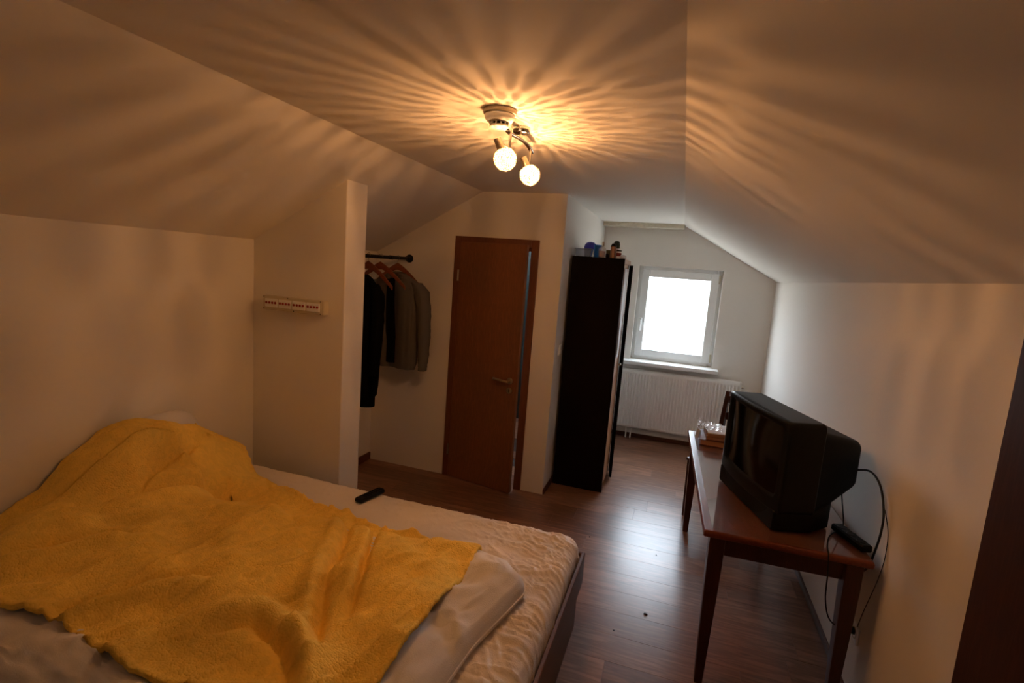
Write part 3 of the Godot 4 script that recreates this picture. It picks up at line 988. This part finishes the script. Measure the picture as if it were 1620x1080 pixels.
	m.box(Vector3(0, 0.033, 0), Vector3(0.05, 0.066, 0.03), 0.002)
	part("carton", m, M.olive_box, t)
	t = thing("spray_can", "tan spray can with black shoulder and cap on the wardrobe", "can", Vector3(-0.562, y, -4.24))
	m = MB.new()
	m.lathe([Vector2(0, 0), Vector2(0.022, 0.0), Vector2(0.023, 0.003), Vector2(0.023, 0.092)], 20)
	part("can", m, M.tan_can, t)
	m = MB.new()
	m.lathe([Vector2(0.0235, 0.09), Vector2(0.0235, 0.098), Vector2(0.017, 0.104), Vector2(0.017, 0.112), Vector2(0.012, 0.115), Vector2(0, 0.115)], 20)
	part("cap", m, M.black_plastic, t)
	t = thing("green_capped_can", "olive can with dark green cap standing behind the tan spray can", "can", Vector3(-0.55, y, -4.33))
	m = MB.new()
	m.lathe([Vector2(0, 0), Vector2(0.024, 0.0), Vector2(0.025, 0.003), Vector2(0.025, 0.085)], 20)
	part("can", m, M.white_enamel, t)
	m = MB.new()
	m.lathe([Vector2(0.026, 0.083), Vector2(0.027, 0.11), Vector2(0.022, 0.135), Vector2(0.012, 0.143), Vector2(0, 0.143)], 20)
	part("cap", m, M.green_cap, t)
	t = thing("cosmetic_jar", "small white jar with red label and black lid at the front of the wardrobe top", "jar", Vector3(-0.515, y, -4.235))
	m = MB.new()
	m.lathe([Vector2(0, 0), Vector2(0.018, 0.0), Vector2(0.02, 0.003), Vector2(0.02, 0.055), Vector2(0, 0.056)], 20)
	part("jar", m, M.white_plastic, t)
	m = MB.new()
	m.lathe([Vector2(0.0203, 0.018), Vector2(0.0206, 0.02), Vector2(0.0206, 0.042), Vector2(0.0203, 0.044)], 20)
	part("jar_label", m, M.red_label, t)
	m = MB.new()
	m.lathe([Vector2(0, 0.055), Vector2(0.021, 0.055), Vector2(0.021, 0.066), Vector2(0, 0.067)], 20)
	part("lid", m, M.black_plastic, t)
	m = crumple(Vector3(0.058, 0.032, 0.045), 5)
	var c := part("crumpled_paper", m, M.paper)
	c.position = Vector3(-0.482, y + 0.014, -4.235)
	tag(c, "crumpled white paper on the front corner of the wardrobe top", "paper")

func crumple(size: Vector3, seed: int) -> MB:
	var f := FastNoiseLite.new()
	f.seed = seed
	f.frequency = 1.6
	var m := MB.new()
	m.grid(18, 11, func(i, j):
		var a: float = TAU * i / 18.0
		var b: float = -PI / 2 + PI * j / 10.0
		var d := Vector3(cos(a) * cos(b), sin(b), sin(a) * cos(b))
		return d * size * 0.5 * (1.0 + 0.45 * f.get_noise_3dv(d * 1.7)), true)
	return m

# ------------------------------------------------------------------ radiator, chair
func build_radiator() -> void:
	var o := thing("radiator", "white ribbed panel radiator on the wall under the window", "radiator", Vector3(0, 0, FAR))
	var x0 := -0.62
	var x1 := 0.695
	var y0 := 0.135
	var y1 := 0.795
	var zf := 0.115
	var ribs := 38
	var m := MB.new()
	m.grid(ribs * 8 + 1, 9, func(i, j):
		var x := lerpf(x0 + 0.02, x1 - 0.02, i / (ribs * 8.0))
		var y: float = [y0, y0 + 0.006, y0 + 0.035, y0 + 0.05, (y0 + y1) / 2, y1 - 0.05, y1 - 0.035, y1 - 0.006, y1][j]
		var k := smoothstep(0.15, 0.75, 0.5 - 0.5 * cos(TAU * i / 8.0))
		var depth: float = [0.02, 0.004, 0.0, -0.011, -0.011, -0.011, 0.0, 0.004, 0.02][j]
		return Vector3(x, y, zf - absf(depth if depth > 0 else 0.0) - (0.011 * k if depth < 0 else 0.0)), false, Vector3(0, 0, 1))
	part("front_panel", m, M.white_enamel, o)
	for x in [x0, x1 - 0.022]:
		m = MB.new()
		span(m, x, x + 0.022, y0 + 0.01, y1 + 0.006, 0.02, zf + 0.001, 0.004)
		part("side_cover", m, M.white_enamel, o)
	m = MB.new()
	span(m, x0 + 0.022, x1 - 0.022, y0, y1 - 0.002, 0.035, 0.055, 0.003)
	part("rear_panel", m, M.white_enamel, o)
	for k in 3:
		m = MB.new()
		span(m, x0 + 0.022, x1 - 0.022, y1 - 0.004, y1 + 0.005, 0.025 + 0.028 * k, 0.025 + 0.028 * k + 0.016, 0.002)
		part("grille_bar", m, M.white_enamel, o)
	for x in [-0.435, -0.385]:
		m = MB.new()
		m.rod(Vector3(x, 0.006, 0.07), Vector3(x, 0.14, 0.07), 0.0085, 0.0085)
		part("pipe", m, M.white_enamel, o)
	m = MB.new()
	m.rod(Vector3(x1 + 0.0, y1 - 0.05, 0.07), Vector3(x1 + 0.022, y1 - 0.05, 0.07), 0.012, 0.012)
	m.rod(Vector3(x1 + 0.022, y1 - 0.05, 0.07), Vector3(x1 + 0.03, y1 - 0.05, 0.07), 0.007, 0.007)
	part("valve", m, M.brushed, o)

func build_chair() -> void:
	# stands askew at the far end of the table, facing it
	var f := Vector2(-0.56, 0.83).normalized()
	var turn := atan2(f.x, f.y)
	var o := thing("dining_chair", "reddish brown wooden chair standing askew behind the far end of the table", "chair", Vector3(0.47, 0, -4.15), turn)
	var hw := 0.205
	var W = M.leg_wood
	for s in [-1.0, 1.0]:
		var m := MB.new()
		m.loft([[0.006, 0.015], [0.012, 0.016], [0.40, 0.021], [0.452, 0.021]].map(func(k): return rrect(-k[1], k[1], -k[1], k[1], 0.003, 0, 2).map(func(p): return Vector3(s * (hw - 0.02) + p.x, k[0], 0.195 + p.y))))
		part("leg", m, W, o)
		m = MB.new()
		m.loft([[0.006, -0.22, 0.015], [0.012, -0.219, 0.016], [0.45, -0.19, 0.019], [0.70, -0.20, 0.018], [0.95, -0.235, 0.016], [0.956, -0.236, 0.014]].map(func(k): return rrect(-k[2], k[2], -k[2], k[2], 0.003, 0, 2).map(func(p): return Vector3(s * (hw - 0.012) + p.x, k[0], k[1] + p.y))))
		part("leg", m, W, o)
	var q := MB.new()
	q.box(Vector3(0, 0.462, 0.01), Vector3(0.43, 0.022, 0.43), 0.006)
	part("seat", q, W, o)
	for s in [-1.0, 1.0]:
		q = MB.new()
		q.box(Vector3(s * (hw - 0.02), 0.42, 0.0), Vector3(0.018, 0.06, 0.36), 0.002)
		part("seat_rail", q, W, o)
	q = MB.new()
	q.box(Vector3(0, 0.42, 0.197), Vector3(0.35, 0.06, 0.018), 0.002)
	part("seat_rail", q, W, o)
	for yy in [0.62, 0.76, 0.895]:
		q = MB.new()
		q.box(Vector3(0, yy, -0.205 - (yy - 0.62) * 0.09), Vector3(0.37, 0.06, 0.016), 0.004)
		part("back_slat", q, W, o)

# ------------------------------------------------------------------ clothes niche
func hanger(called_label: String, z: float, tilt: float) -> void:
	var o := thing("coat_hanger", called_label, "hanger", Vector3(-2.21, 1.80, z), tilt, "wooden hangers on the rail")
	var m := MB.new()
	m.tube([Vector3(-0.012, 0.018, 0), Vector3(-0.015, 0.03, 0), Vector3(0.0, 0.0445, 0), Vector3(0.016, 0.03, 0), Vector3(0.0, 0.0, 0), Vector3(0, -0.03, 0)].map(func(p): return p + Vector3(0, -0.001, 0)), 0.0018, 6)
	part("hook", m, M.chrome, o)
	m = MB.new()
	var loops := []
	for k in 29:
		var t := -1.0 + 2.0 * k / 28.0
		var x := 0.215 * t
		var y := -0.045 - 0.155 * pow(absf(t), 1.35)
		var hh := lerpf(0.03, 0.015, sqrt(absf(t)))
		loops.append(rrect(-0.0065, 0.0065, -hh, hh, 0.005, 0, 2).map(func(p): return Vector3(x, y + p.y, p.x)))
	m.loft(loops)
	part("arms", m, M.hanger_wood, o)

func garment_body(prof: Array, folds: float, seed: float, gap := false) -> MB:
	# prof rows: y, half width, half depth, x offset
	var m := MB.new()
	m.grid(64, 60, func(i, j):
		var t: float = j / 59.0
		var f := t * (prof.size() - 1)
		var k := mini(int(f), prof.size() - 2)
		var u: float = f - k
		u = u * u * (3.0 - 2.0 * u)
		var y: float = lerpf(prof[k][0], prof[k + 1][0], u)
		var w: float = lerpf(prof[k][1], prof[k + 1][1], u)
		var d: float = lerpf(prof[k][2], prof[k + 1][2], u)
		var xo: float = lerpf(prof[k][3], prof[k + 1][3], u)
		var a: float = TAU * i / 64.0
		var fo := 1.0 + folds * minf(t * 3.0, 1.0) * (sin(a * 7.0 + seed + t * 1.5) * 0.5 + nz(cos(a) * 1.3 + seed, sin(a) * 1.3 + t * 0.5, 2.5, seed))
		var dd := d * fo
		var z := signf(sin(a)) * pow(absf(sin(a)), 0.8) * dd
		if gap and sin(a) > 0.0:
			z -= dd * 1.0 * exp(-pow((cos(a) + 0.2 - t * 0.12) / 0.3, 2.0))
		return Vector3(xo + signf(cos(a)) * pow(absf(cos(a)), 0.9) * w * (1.0 + 0.3 * (fo - 1.0)), y, z), true)
	return m

func sleeve(pts: Array, seed: float) -> MB:
	# pts rows: position, radius x, radius z
	var m := MB.new()
	m.grid(22, 44, func(i, j):
		var t: float = j / 43.0
		var f := t * (pts.size() - 1)
		var k := mini(int(f), pts.size() - 2)
		var u: float = f - k
		var p: Vector3 = pts[k][0].lerp(pts[k + 1][0], u)
		var rx: float = lerpf(pts[k][1], pts[k + 1][1], u)
		var rz: float = lerpf(pts[k][2], pts[k + 1][2], u)
		var a: float = TAU * i / 22.0
		var fo := 1.0 + 0.14 * nz(cos(a) + seed, t * 9.0 + sin(a) * 0.7, 1.8, seed)
		return p + Vector3(cos(a) * rx * fo, 0, sin(a) * rz * fo), true)
	return m

func build_niche() -> void:
	var o := thing("clothes_rail", "dark metal clothes rail between the partition and the door wall", "clothes rail", Vector3(-2.21, 1.825, 0))
	var m := MB.new()
	m.rod(Vector3(0, 0, -3.93), Vector3(0, -0.012, -2.782), 0.0135, 0.0135, 16)
	part("pole", m, M.dark_metal, o)
	m = MB.new()
	m.lathe([Vector2(0, 0), Vector2(0.034, 0.0), Vector2(0.034, 0.008), Vector2(0.022, 0.013), Vector2(0.02, 0.045), Vector2(0.016, 0.05)], 24, Transform3D(Basis(Vector3.RIGHT, PI / 2), Vector3(0, 0, DOORWALL + 0.001)))
	part("flange", m, M.dark_metal, o)
	m = MB.new()
	m.rod(Vector3(0, -0.003, -3.66), Vector3(0, -0.003, -3.62), 0.0165, 0.0165, 16)
	part("collar", m, M.dark_metal, o)
	hanger("wooden coat hanger nearest on the rail, with the black jacket", -3.33, -0.06)
	hanger("bare middle wooden coat hanger between the black and the grey jacket", -3.49, 0.05)
	hanger("wooden coat hanger inside the collar of the grey jacket", -3.745, 0.02)
	# grey open jacket, farthest
	var g := thing("grey_jacket", "grey jacket hanging open on the farthest wooden hanger", "jacket", Vector3(-2.21, 0, -3.745))
	part("body", garment_body([[1.70, 0.075, 0.04, 0.0], [1.685, 0.11, 0.045, 0.0], [1.645, 0.18, 0.05, 0.0], [1.59, 0.225, 0.062, 0.0], [1.45, 0.205, 0.066, 0.0], [1.2, 0.205, 0.066, 0.0], [0.98, 0.20, 0.062, 0.0], [0.925, 0.185, 0.056, 0.0]], 0.24, 1.0, true), M.grey_cloth, g)
	m = MB.new()
	m.grid(6, 24, func(i, j):
		var t: float = j / 23.0
		return Vector3(lerpf(-0.045, 0.045, i / 5.0) * (0.8 + 0.3 * t) - 0.042 + 0.02 * t, lerpf(1.66, 0.965, t), 0.022 + 0.008 * sin(i * 1.3 + t * 5.0)), false, Vector3(0, 0, 1))
	part("lining", m, M.lining, g, "dark lining in the open front")
	for s in [-1.0, 1.0]:
		m = MB.new()
		var pts := [[Vector3(s * 0.175, 1.635, 0.0), 0.045, 0.05], [Vector3(s * 0.225, 1.57, 0.0), 0.062, 0.062], [Vector3(s * 0.262, 1.40, 0.004), 0.056, 0.06], [Vector3(s * 0.272, 1.22, 0.012), 0.052, 0.058], [Vector3(s * 0.28, 1.05, 0.022), 0.045, 0.05], [Vector3(s * 0.282, 0.985, 0.026), 0.036, 0.042], [Vector3(s * 0.282, 0.935, 0.028), 0.034, 0.04], [Vector3(s * 0.282, 0.936, 0.028), 0.02, 0.02]]
		part("sleeve", sleeve(pts, 3.0 + s), M.grey_cloth, g)
	m = MB.new()
	m.tube([Vector3(-0.05, 1.66, 0.045), Vector3(-0.08, 1.69, 0.0), Vector3(0.0, 1.70, -0.035), Vector3(0.08, 1.69, 0.0), Vector3(0.06, 1.66, 0.045)], 0.014, 10)
	part("collar", m, M.grey_cloth, g)
	# black jacket, nearest, mostly behind the partition
	var b := thing("black_jacket", "black jacket with ribbed hem hanging nearest on the rail, half hidden by the partition", "jacket", Vector3(-2.215, 0, -3.28))
	part("body", garment_body([[1.685, 0.035, 0.03, 0.0], [1.66, 0.07, 0.045, 0.0], [1.60, 0.115, 0.06, 0.0], [1.50, 0.145, 0.07, 0.0], [1.3, 0.15, 0.075, 0.0], [1.1, 0.155, 0.078, 0.0], [0.86, 0.145, 0.075, 0.0], [0.79, 0.135, 0.07, 0.0]], 0.2, 5.0), M.black_cloth, b)
	m = MB.new()
	m.grid(72, 5, func(i, j):
		var a: float = TAU * i / 72.0
		var rr := 1.0 + 0.03 * cos(a * 36.0)
		return Vector3(cos(a) * 0.125 * rr, lerpf(0.80, 0.71, j / 4.0), sin(a) * 0.065 * rr), true)
	part("hem", m, M.black_cloth, b)
	for s in [-1.0, 1.0]:
		var pts := [[Vector3(s * 0.09, 1.62, 0.0), 0.035, 0.045], [Vector3(s * 0.13, 1.54, 0.01), 0.05, 0.055], [Vector3(s * 0.15, 1.35, 0.03), 0.046, 0.05], [Vector3(s * 0.15, 1.15, 0.045), 0.044, 0.048], [Vector3(s * 0.148, 1.02, 0.05), 0.036, 0.04], [Vector3(s * 0.148, 0.96, 0.05), 0.034, 0.038], [Vector3(s * 0.148, 0.961, 0.05), 0.02, 0.02]]
		part("sleeve", sleeve(pts, 7.0 + s), M.black_cloth, b)

# ------------------------------------------------------------------ ceiling lamp and detector
func build_lamp() -> void:
	var o := thing("ceiling_lamp", "small chrome ceiling lamp with a curved bar and two glowing crystal globes", "lamp", Vector3(-0.72, TOP, -2.17))
	var m := MB.new()
	m.lathe([Vector2(0, 0), Vector2(0.036, 0), Vector2(0.038, -0.004), Vector2(0.036, -0.018), Vector2(0.030, -0.024), Vector2(0, -0.025)], 28)
	part("ceiling_plate", m, M.chrome, o)
	m = MB.new()
	m.rod(Vector3(0, -0.024, 0), Vector3(0, -0.05, 0), 0.009, 0.009)
	part("post", m, M.chrome, o)
	m = MB.new()
	var loops := []
	for k in 41:
		var t := -1.0 + 2.0 * k / 40.0
		var x := 0.009 * sin(t * PI) - 0.004 * t
		var z := -0.19 * t
		var y := -0.052 + 0.006 * cos(t * PI)
		loops.append(rrect(-0.010, 0.010, -0.0045, 0.0045, 0.004, 0, 2).map(func(p): return Vector3(x + p.x, y + p.y, z)))
	m.loft(loops)
	part("bar", m, M.chrome, o)
	var globes := [Vector3(0.005, -0.168, 0.19), Vector3(0.026, -0.176, -0.08)]
	var stems := [Vector3(0.008, -0.055, 0.155), Vector3(0.004, -0.055, -0.155)]
	globes[1] = Vector3(0.022, -0.174, -0.10)
	stems[1] = Vector3(0.006, -0.055, -0.135)
	for k in 2:
		var c: Vector3 = globes[k]
		var e: Vector3 = stems[k]
		var axis := Vector3(-0.42, 0.9, 0.12).normalized()
		var s0 := c + axis * 0.036
		var s1 := c + axis * 0.082
		m = MB.new()
		m.rod(e + Vector3(0, 0.004, 0), Vector3(e.x, -0.118, e.z), 0.0055, 0.0055)
		m.rod(Vector3(e.x, -0.116, e.z), c + axis * 0.065, 0.005, 0.005)
		part("stem", m, M.chrome, o)
		m = MB.new()
		m.rod(s0, s1, 0.0165, 0.015, 20)
		part("socket", m, M.brushed, o)
		# crystal beads strung round the globe
		m = MB.new()
		var rng := RandomNumberGenerator.new()
		rng.seed = 60 + k
		for row in 13:
			var th := deg_to_rad(12.0 + 13.0 * row)
			var columns := maxi(5, int(round(34.0 * sin(th))))
			for i in columns:
				var ph := TAU * (i + 0.5 * (row % 2) + rng.randf_range(-0.18, 0.18)) / columns
				var d := Vector3(cos(ph) * sin(th), cos(th), sin(ph) * sin(th))
				if d.dot(axis) > 0.88:
					continue
				var along := Vector3(cos(ph) * cos(th), -sin(th), sin(ph) * cos(th))
				var r := rng.randf_range(0.0019, 0.0029)
				m.lathe([Vector2(0, -0.0052), Vector2(r, -0.003), Vector2(r, 0.003), Vector2(0, 0.0052)], 6, Transform3D(Basis(along.cross(d), along, d), c + d * rng.randf_range(0.0412, 0.0442)))
		var sh := part("crystal_shade", m, M.crystal, o, "glowing globe of crystal beads")
		sh.set_meta("kind", "stuff")
		m = MB.new()
		m.lathe([Vector2(0, -0.006), Vector2(0.003, -0.005), Vector2(0.0042, 0.0), Vector2(0.003, 0.005), Vector2(0.002, 0.03)], 14, Transform3D(Basis(), c) * Transform3D(Basis(), Vector3(0, 0, 0)) * bulb_turn(axis))
		part("bulb", m, M.filament, o)
		var soft := OmniLight3D.new()
		soft.name = "globe_light"
		soft.light_color = WARM
		soft.light_energy = LAMP_SOFT
		soft.light_size = 0.034
		soft.omni_range = 12.0
		soft.omni_attenuation = 2.0
		soft.shadow_enabled = true
		o.add_child(soft, true)
		soft.position = c
		# the light of the bulb: four tiny faces round it, looking outwards
		for q in [Vector3(1, 1, 1), Vector3(1, -1, -1), Vector3(-1, 1, -1), Vector3(-1, -1, 1)]:
			var d: Vector3 = q.normalized()
			var li := AreaLight3D.new()
			li.name = "bulb_light"
			li.area_size = Vector2(0.0022, 0.0022)
			li.light_color = WARM
			li.light_energy = LAMP * (1.3 if d.y > 0.0 else 1.15)   # upward faces set stronger for clearer streaks on the ceiling
			li.area_range = 12.0
			li.area_attenuation = 2.0
			li.shadow_enabled = true
			o.add_child(li, true)
			li.transform = Transform3D(Basis.looking_at(d, Vector3(0.2, 0.9, 0.35)), c + d * 0.0016)

func bulb_turn(axis: Vector3) -> Transform3D:
	var side := axis.cross(Vector3(0.3, 0.1, 0.9)).normalized()
	return Transform3D(Basis(side, axis, side.cross(axis)), axis * 0.010)

func build_detector() -> void:
	var o := thing("smoke_detector", "round white smoke detector on the ceiling beside the lamp", "smoke detector", Vector3(-0.73, TOP, -1.93))
	o.scale.y = 1.22
	var m := MB.new()
	m.lathe([Vector2(0, 0), Vector2(0.062, 0), Vector2(0.064, -0.003), Vector2(0.064, -0.012), Vector2(0.06, -0.015), Vector2(0, -0.015)], 36)
	part("base", m, M.old_plastic, o)
	m = MB.new()
	m.lathe([Vector2(0.054, -0.014), Vector2(0.057, -0.017), Vector2(0.056, -0.026), Vector2(0.048, -0.035), Vector2(0.040, -0.038), Vector2(0, -0.038)], 36)
	part("cover", m, M.white_plastic, o)
	m = MB.new()
	m.lathe([Vector2(0.029, -0.037), Vector2(0.029, -0.049)], 30)
	part("chamber", m, M.hole, o)
	for k in 12:
		m = MB.new()
		var a: float = TAU * k / 12.0
		m.box(Vector3(cos(a) * 0.034, -0.043, sin(a) * 0.034), Vector3(0.006, 0.012, 0.004), 0.0, Basis(Vector3.UP, -a))
		part("rib", m, M.white_plastic, o)
	m = MB.new()
	m.lathe([Vector2(0.037, -0.046), Vector2(0.037, -0.049), Vector2(0.032, -0.054), Vector2(0.0, -0.055)], 30)
	part("cap", m, M.white_plastic, o)

func build_wall_box() -> void:
	var o := thing("terminal_box", "long white terminal box with four groups of red studs on the partition wall", "terminal box", Vector3(-2.19, 1.493, -2.58))
	var m := MB.new()
	m.box(Vector3(0, 0, 0.024), Vector3(0.44, 0.084, 0.048), 0.004)
	part("housing", m, M.old_plastic, o)
	m = MB.new()
	span(m, -0.215, 0.205, -0.042, 0.042, 0.047, 0.052, 0.002)
	part("front_strip", m, M.old_plastic, o)
	for k in 4:
		var x := -0.205 + 0.0525 + 0.1005 * k
		m = MB.new()
		m.box(Vector3(x, 0, 0.054), Vector3(0.092, 0.05, 0.008), 0.002)
		var pl := part("module", m, M.white_plastic, o)
		for q in 4:
			m = MB.new()
			m.lathe([Vector2(0, 0.004), Vector2(0.006, 0.004), Vector2(0.0075, 0.0025), Vector2(0.0075, 0.0)], 14, Transform3D(Basis(Vector3.RIGHT, PI / 2), Vector3(x - 0.033 + 0.022 * q, 0.002, 0.058)))
			part("stud", m, M.red_dot, pl)
	for p in [Vector2(-0.21, 0.036), Vector2(-0.035, 0.036), Vector2(0.2, 0.036), Vector2(0.01, -0.036), Vector2(0.2, -0.036), Vector2(-0.21, -0.036)]:
		m = MB.new()
		m.lathe([Vector2(0, 0.002), Vector2(0.003, 0.002), Vector2(0.0035, 0.0)], 10, Transform3D(Basis(Vector3.RIGHT, PI / 2), Vector3(p.x, p.y, 0.052)))
		part("screw", m, M.dark_metal, o)

# ------------------------------------------------------------------ small things
func build_small_things() -> void:
	var m: MB
	# dark tall cupboard at the right edge
	var o := thing("dark_cupboard", "tall dark brown wood grained cupboard side at the right edge of the room", "cupboard", Vector3(0.62, 0, -1.23))
	m = MB.new()
	span(m, 0.0, 0.02, 0.006, 1.80, 0.0, 0.7, 0.002)
	part("side_panel", m, M.panel_wood, o)
	for z in [0.0, 0.68]:
		m = MB.new()
		span(m, 0.02, 0.262, 0.006, 1.80, z, z + 0.02, 0.002)
		part("end_panel", m, M.panel_wood, o)
	m = MB.new()
	span(m, 0.02, 0.262, 1.78, 1.80, 0.02, 0.68, 0.001)
	part("top_panel", m, M.panel_wood, o)
	# books and papers at the far end of the table
	var ty := 0.7525
	o = thing("book", "thick brown book lying on the table behind the television", "book", Vector3(0.315, ty, -3.66), -0.05)
	m = MB.new()
	m.box(Vector3(0, 0.002, 0), Vector3(0.19, 0.003, 0.26), 0.001)
	m.box(Vector3(0, 0.036, 0), Vector3(0.19, 0.003, 0.26), 0.001)
	m.box(Vector3(0.094, 0.019, 0), Vector3(0.003, 0.034, 0.26), 0.001)
	part("cover", m, M.brown_card, o)
	m = MB.new()
	m.box(Vector3(0.002, 0.019, 0), Vector3(0.18, 0.031, 0.25), 0.0)
	part("pages", m, M.paper_warm, o)
	o = thing("paper_stack", "stack of paper sheets on top of the thick brown book", "paper", Vector3(0.325, ty + 0.0385, -3.66), 0.06)
	m = MB.new()
	for k in 7:
		m.box(Vector3(0.004 * sin(k * 2.1), 0.003 + 0.006 * k, 0.004 * cos(k * 1.7)), Vector3(0.15, 0.0055, 0.21), 0.0005)
	part("sheets", m, M.paper_warm, o)
	m = MB.new()
	m.box(Vector3(0.0, 0.0455, 0.0), Vector3(0.152, 0.007, 0.212), 0.001, Basis(Vector3.UP, 0.05))
	part("top_sheet", m, M.paper, o)
	o = thing("plastic_bag", "crinkled clear plastic bag over the stack of papers on the table", "bag", Vector3(0.27, ty + 0.075, -3.66))
	m = MB.new()
	m.grid(22, 20, func(i, j):
		var u: float = i / 21.0
		var w: float = j / 19.0
		var x := lerpf(-0.075, 0.085, u)
		var z := lerpf(-0.11, 0.11, w)
		var y := 0.022 + 0.02 * absf(nz(x, z, 20.0, 21.0)) + 0.028 * exp(-pow((x + 0.05) / 0.03, 2.0)) * (0.6 + nz(x, z, 30.0, 22.0))
		return Vector3(x, y, z), false, Vector3.UP)
	part("film", m, M.film, o)
	o = thing("folded_leaflet", "small white folded leaflet standing against the book on the table", "leaflet", Vector3(0.205, ty, -3.68), 0.2)
	m = MB.new()
	m.box(Vector3(0, 0.034, 0), Vector3(0.004, 0.068, 0.07), 0.001, Basis(Vector3(0, 0, 1), -0.12))
	m.box(Vector3(0.012, 0.034, 0), Vector3(0.003, 0.068, 0.07), 0.001, Basis(Vector3(0, 0, 1), 0.12))
	part("sheet", m, M.paper, o)
	# adapter and cables behind the television
	o = thing("power_adapter", "dark power strip lying on the table behind the television", "power strip", Vector3(0.805, ty, -2.475), 0.35)
	m = MB.new()
	m.box(Vector3(0, 0.015, 0), Vector3(0.05, 0.03, 0.2), 0.006)
	part("housing", m, M.black_soft, o)
	for k in 3:
		m = MB.new()
		m.lathe([Vector2(0.017, 0.0305), Vector2(0.019, 0.032), Vector2(0.019, 0.03)], 16, Transform3D(Basis(), Vector3(0, 0, -0.06 + 0.06 * k)))
		part("outlet", m, M.black_plastic, o)
	m = MB.new()
	m.tube([Vector3(0.83, 1.02, -2.63), Vector3(0.868, 1.04, -2.58), Vector3(0.885, 1.01, -2.50), Vector3(0.888, 0.93, -2.43), Vector3(0.886, 0.85, -2.41), Vector3(0.88, 0.75, -2.42), Vector3(0.875, 0.66, -2.45), Vector3(0.87, 0.60, -2.52), Vector3(0.86, 0.57, -2.62)], 0.0045)
	tag(part("antenna_cable", m, M.cable), "thick black cable looping from the television back down past the table edge", "cable")
	m = MB.new()
	m.tube([Vector3(0.79, 0.90, -2.63), Vector3(0.80, 0.84, -2.62), Vector3(0.805, 0.79, -2.60), Vector3(0.80, 0.768, -2.58), Vector3(0.77, 0.762, -2.54), Vector3(0.72, 0.758, -2.46), Vector3(0.69, 0.758, -2.36), Vector3(0.683, 0.752, -2.312), Vector3(0.684, 0.735, -2.303), Vector3(0.69, 0.66, -2.30), Vector3(0.70, 0.55, -2.31), Vector3(0.73, 0.46, -2.33), Vector3(0.79, 0.40, -2.38), Vector3(0.85, 0.345, -2.47), Vector3(0.868, 0.33, -2.50)], 0.003)
	var pc := part("mains_cable", m, M.cable)
	tag(pc, "thin black mains cable hanging over the near table edge to the wall socket", "cable")
	m = MB.new()
	m.rod(Vector3(0.893, 0.325, -2.515), Vector3(0.855, 0.332, -2.50), 0.018, 0.008)
	part("plug", m, M.black_plastic, pc)
	m = MB.new()
	m.tube([Vector3(0.895, 0.93, -2.44), Vector3(0.896, 0.86, -2.375), Vector3(0.896, 0.76, -2.36), Vector3(0.895, 0.66, -2.38), Vector3(0.893, 0.55, -2.42), Vector3(0.892, 0.45, -2.46), Vector3(0.892, 0.335, -2.50)], 0.0016)
	tag(part("thin_wire", m, M.cable), "thin grey wire running down the right wall behind the table", "wire")
	o = thing("wall_socket", "white wall socket with black plug low on the right wall", "socket", Vector3(RIGHT, 0.32, -2.51))
	m = MB.new()
	m.box(Vector3(-0.005, 0, 0), Vector3(0.01, 0.08, 0.08), 0.004)
	part("plate", m, M.white_plastic, o)
	m = MB.new()
	m.lathe([Vector2(0.021, 0.0), Vector2(0.024, 0.002), Vector2(0.026, 0.0)], 20, Transform3D(Basis(Vector3(0, 0, 1), PI / 2), Vector3(-0.01, 0, 0)))
	part("outlet", m, M.old_plastic, o)
	o = thing("light_switch", "white light switch on the wall edge beside the dark wardrobe", "switch", Vector3(-0.90, 1.18, -4.10))
	m = MB.new()
	m.box(Vector3(0.005, 0, 0), Vector3(0.01, 0.08, 0.08), 0.003)
	part("plate", m, M.white_plastic, o)
	m = MB.new()
	m.box(Vector3(0.012, 0, 0), Vector3(0.008, 0.056, 0.056), 0.002, Basis(Vector3(0, 0, 1), 0.06))
	part("rocker", m, M.white_plastic, o)
	# dirt on the floor
	var bits := [[Vector3(0.005, 0.009, -2.72), Vector3(0.022, 0.008, 0.012), "dark crumpled leaf scrap on the floor between bed and table"], [Vector3(-0.42, 0.007, -3.42), Vector3(0.01, 0.005, 0.008), "tiny dark crumb on the floor near the wardrobe corner"], [Vector3(-0.14, 0.007, -2.52), Vector3(0.009, 0.005, 0.007), "tiny dark crumb on the floor beside the bed corner"], [Vector3(0.03, 0.007, -3.38), Vector3(0.008, 0.004, 0.006), "tiny dark crumb on the bright patch of floor"]]
	for k in bits.size():
		m = crumple(bits[k][1], 20 + k)
		var c := part("crumb", m, M.crumb)
		c.position = bits[k][0]
		tag(c, bits[k][2], "crumb", "bits of dirt on the floor")
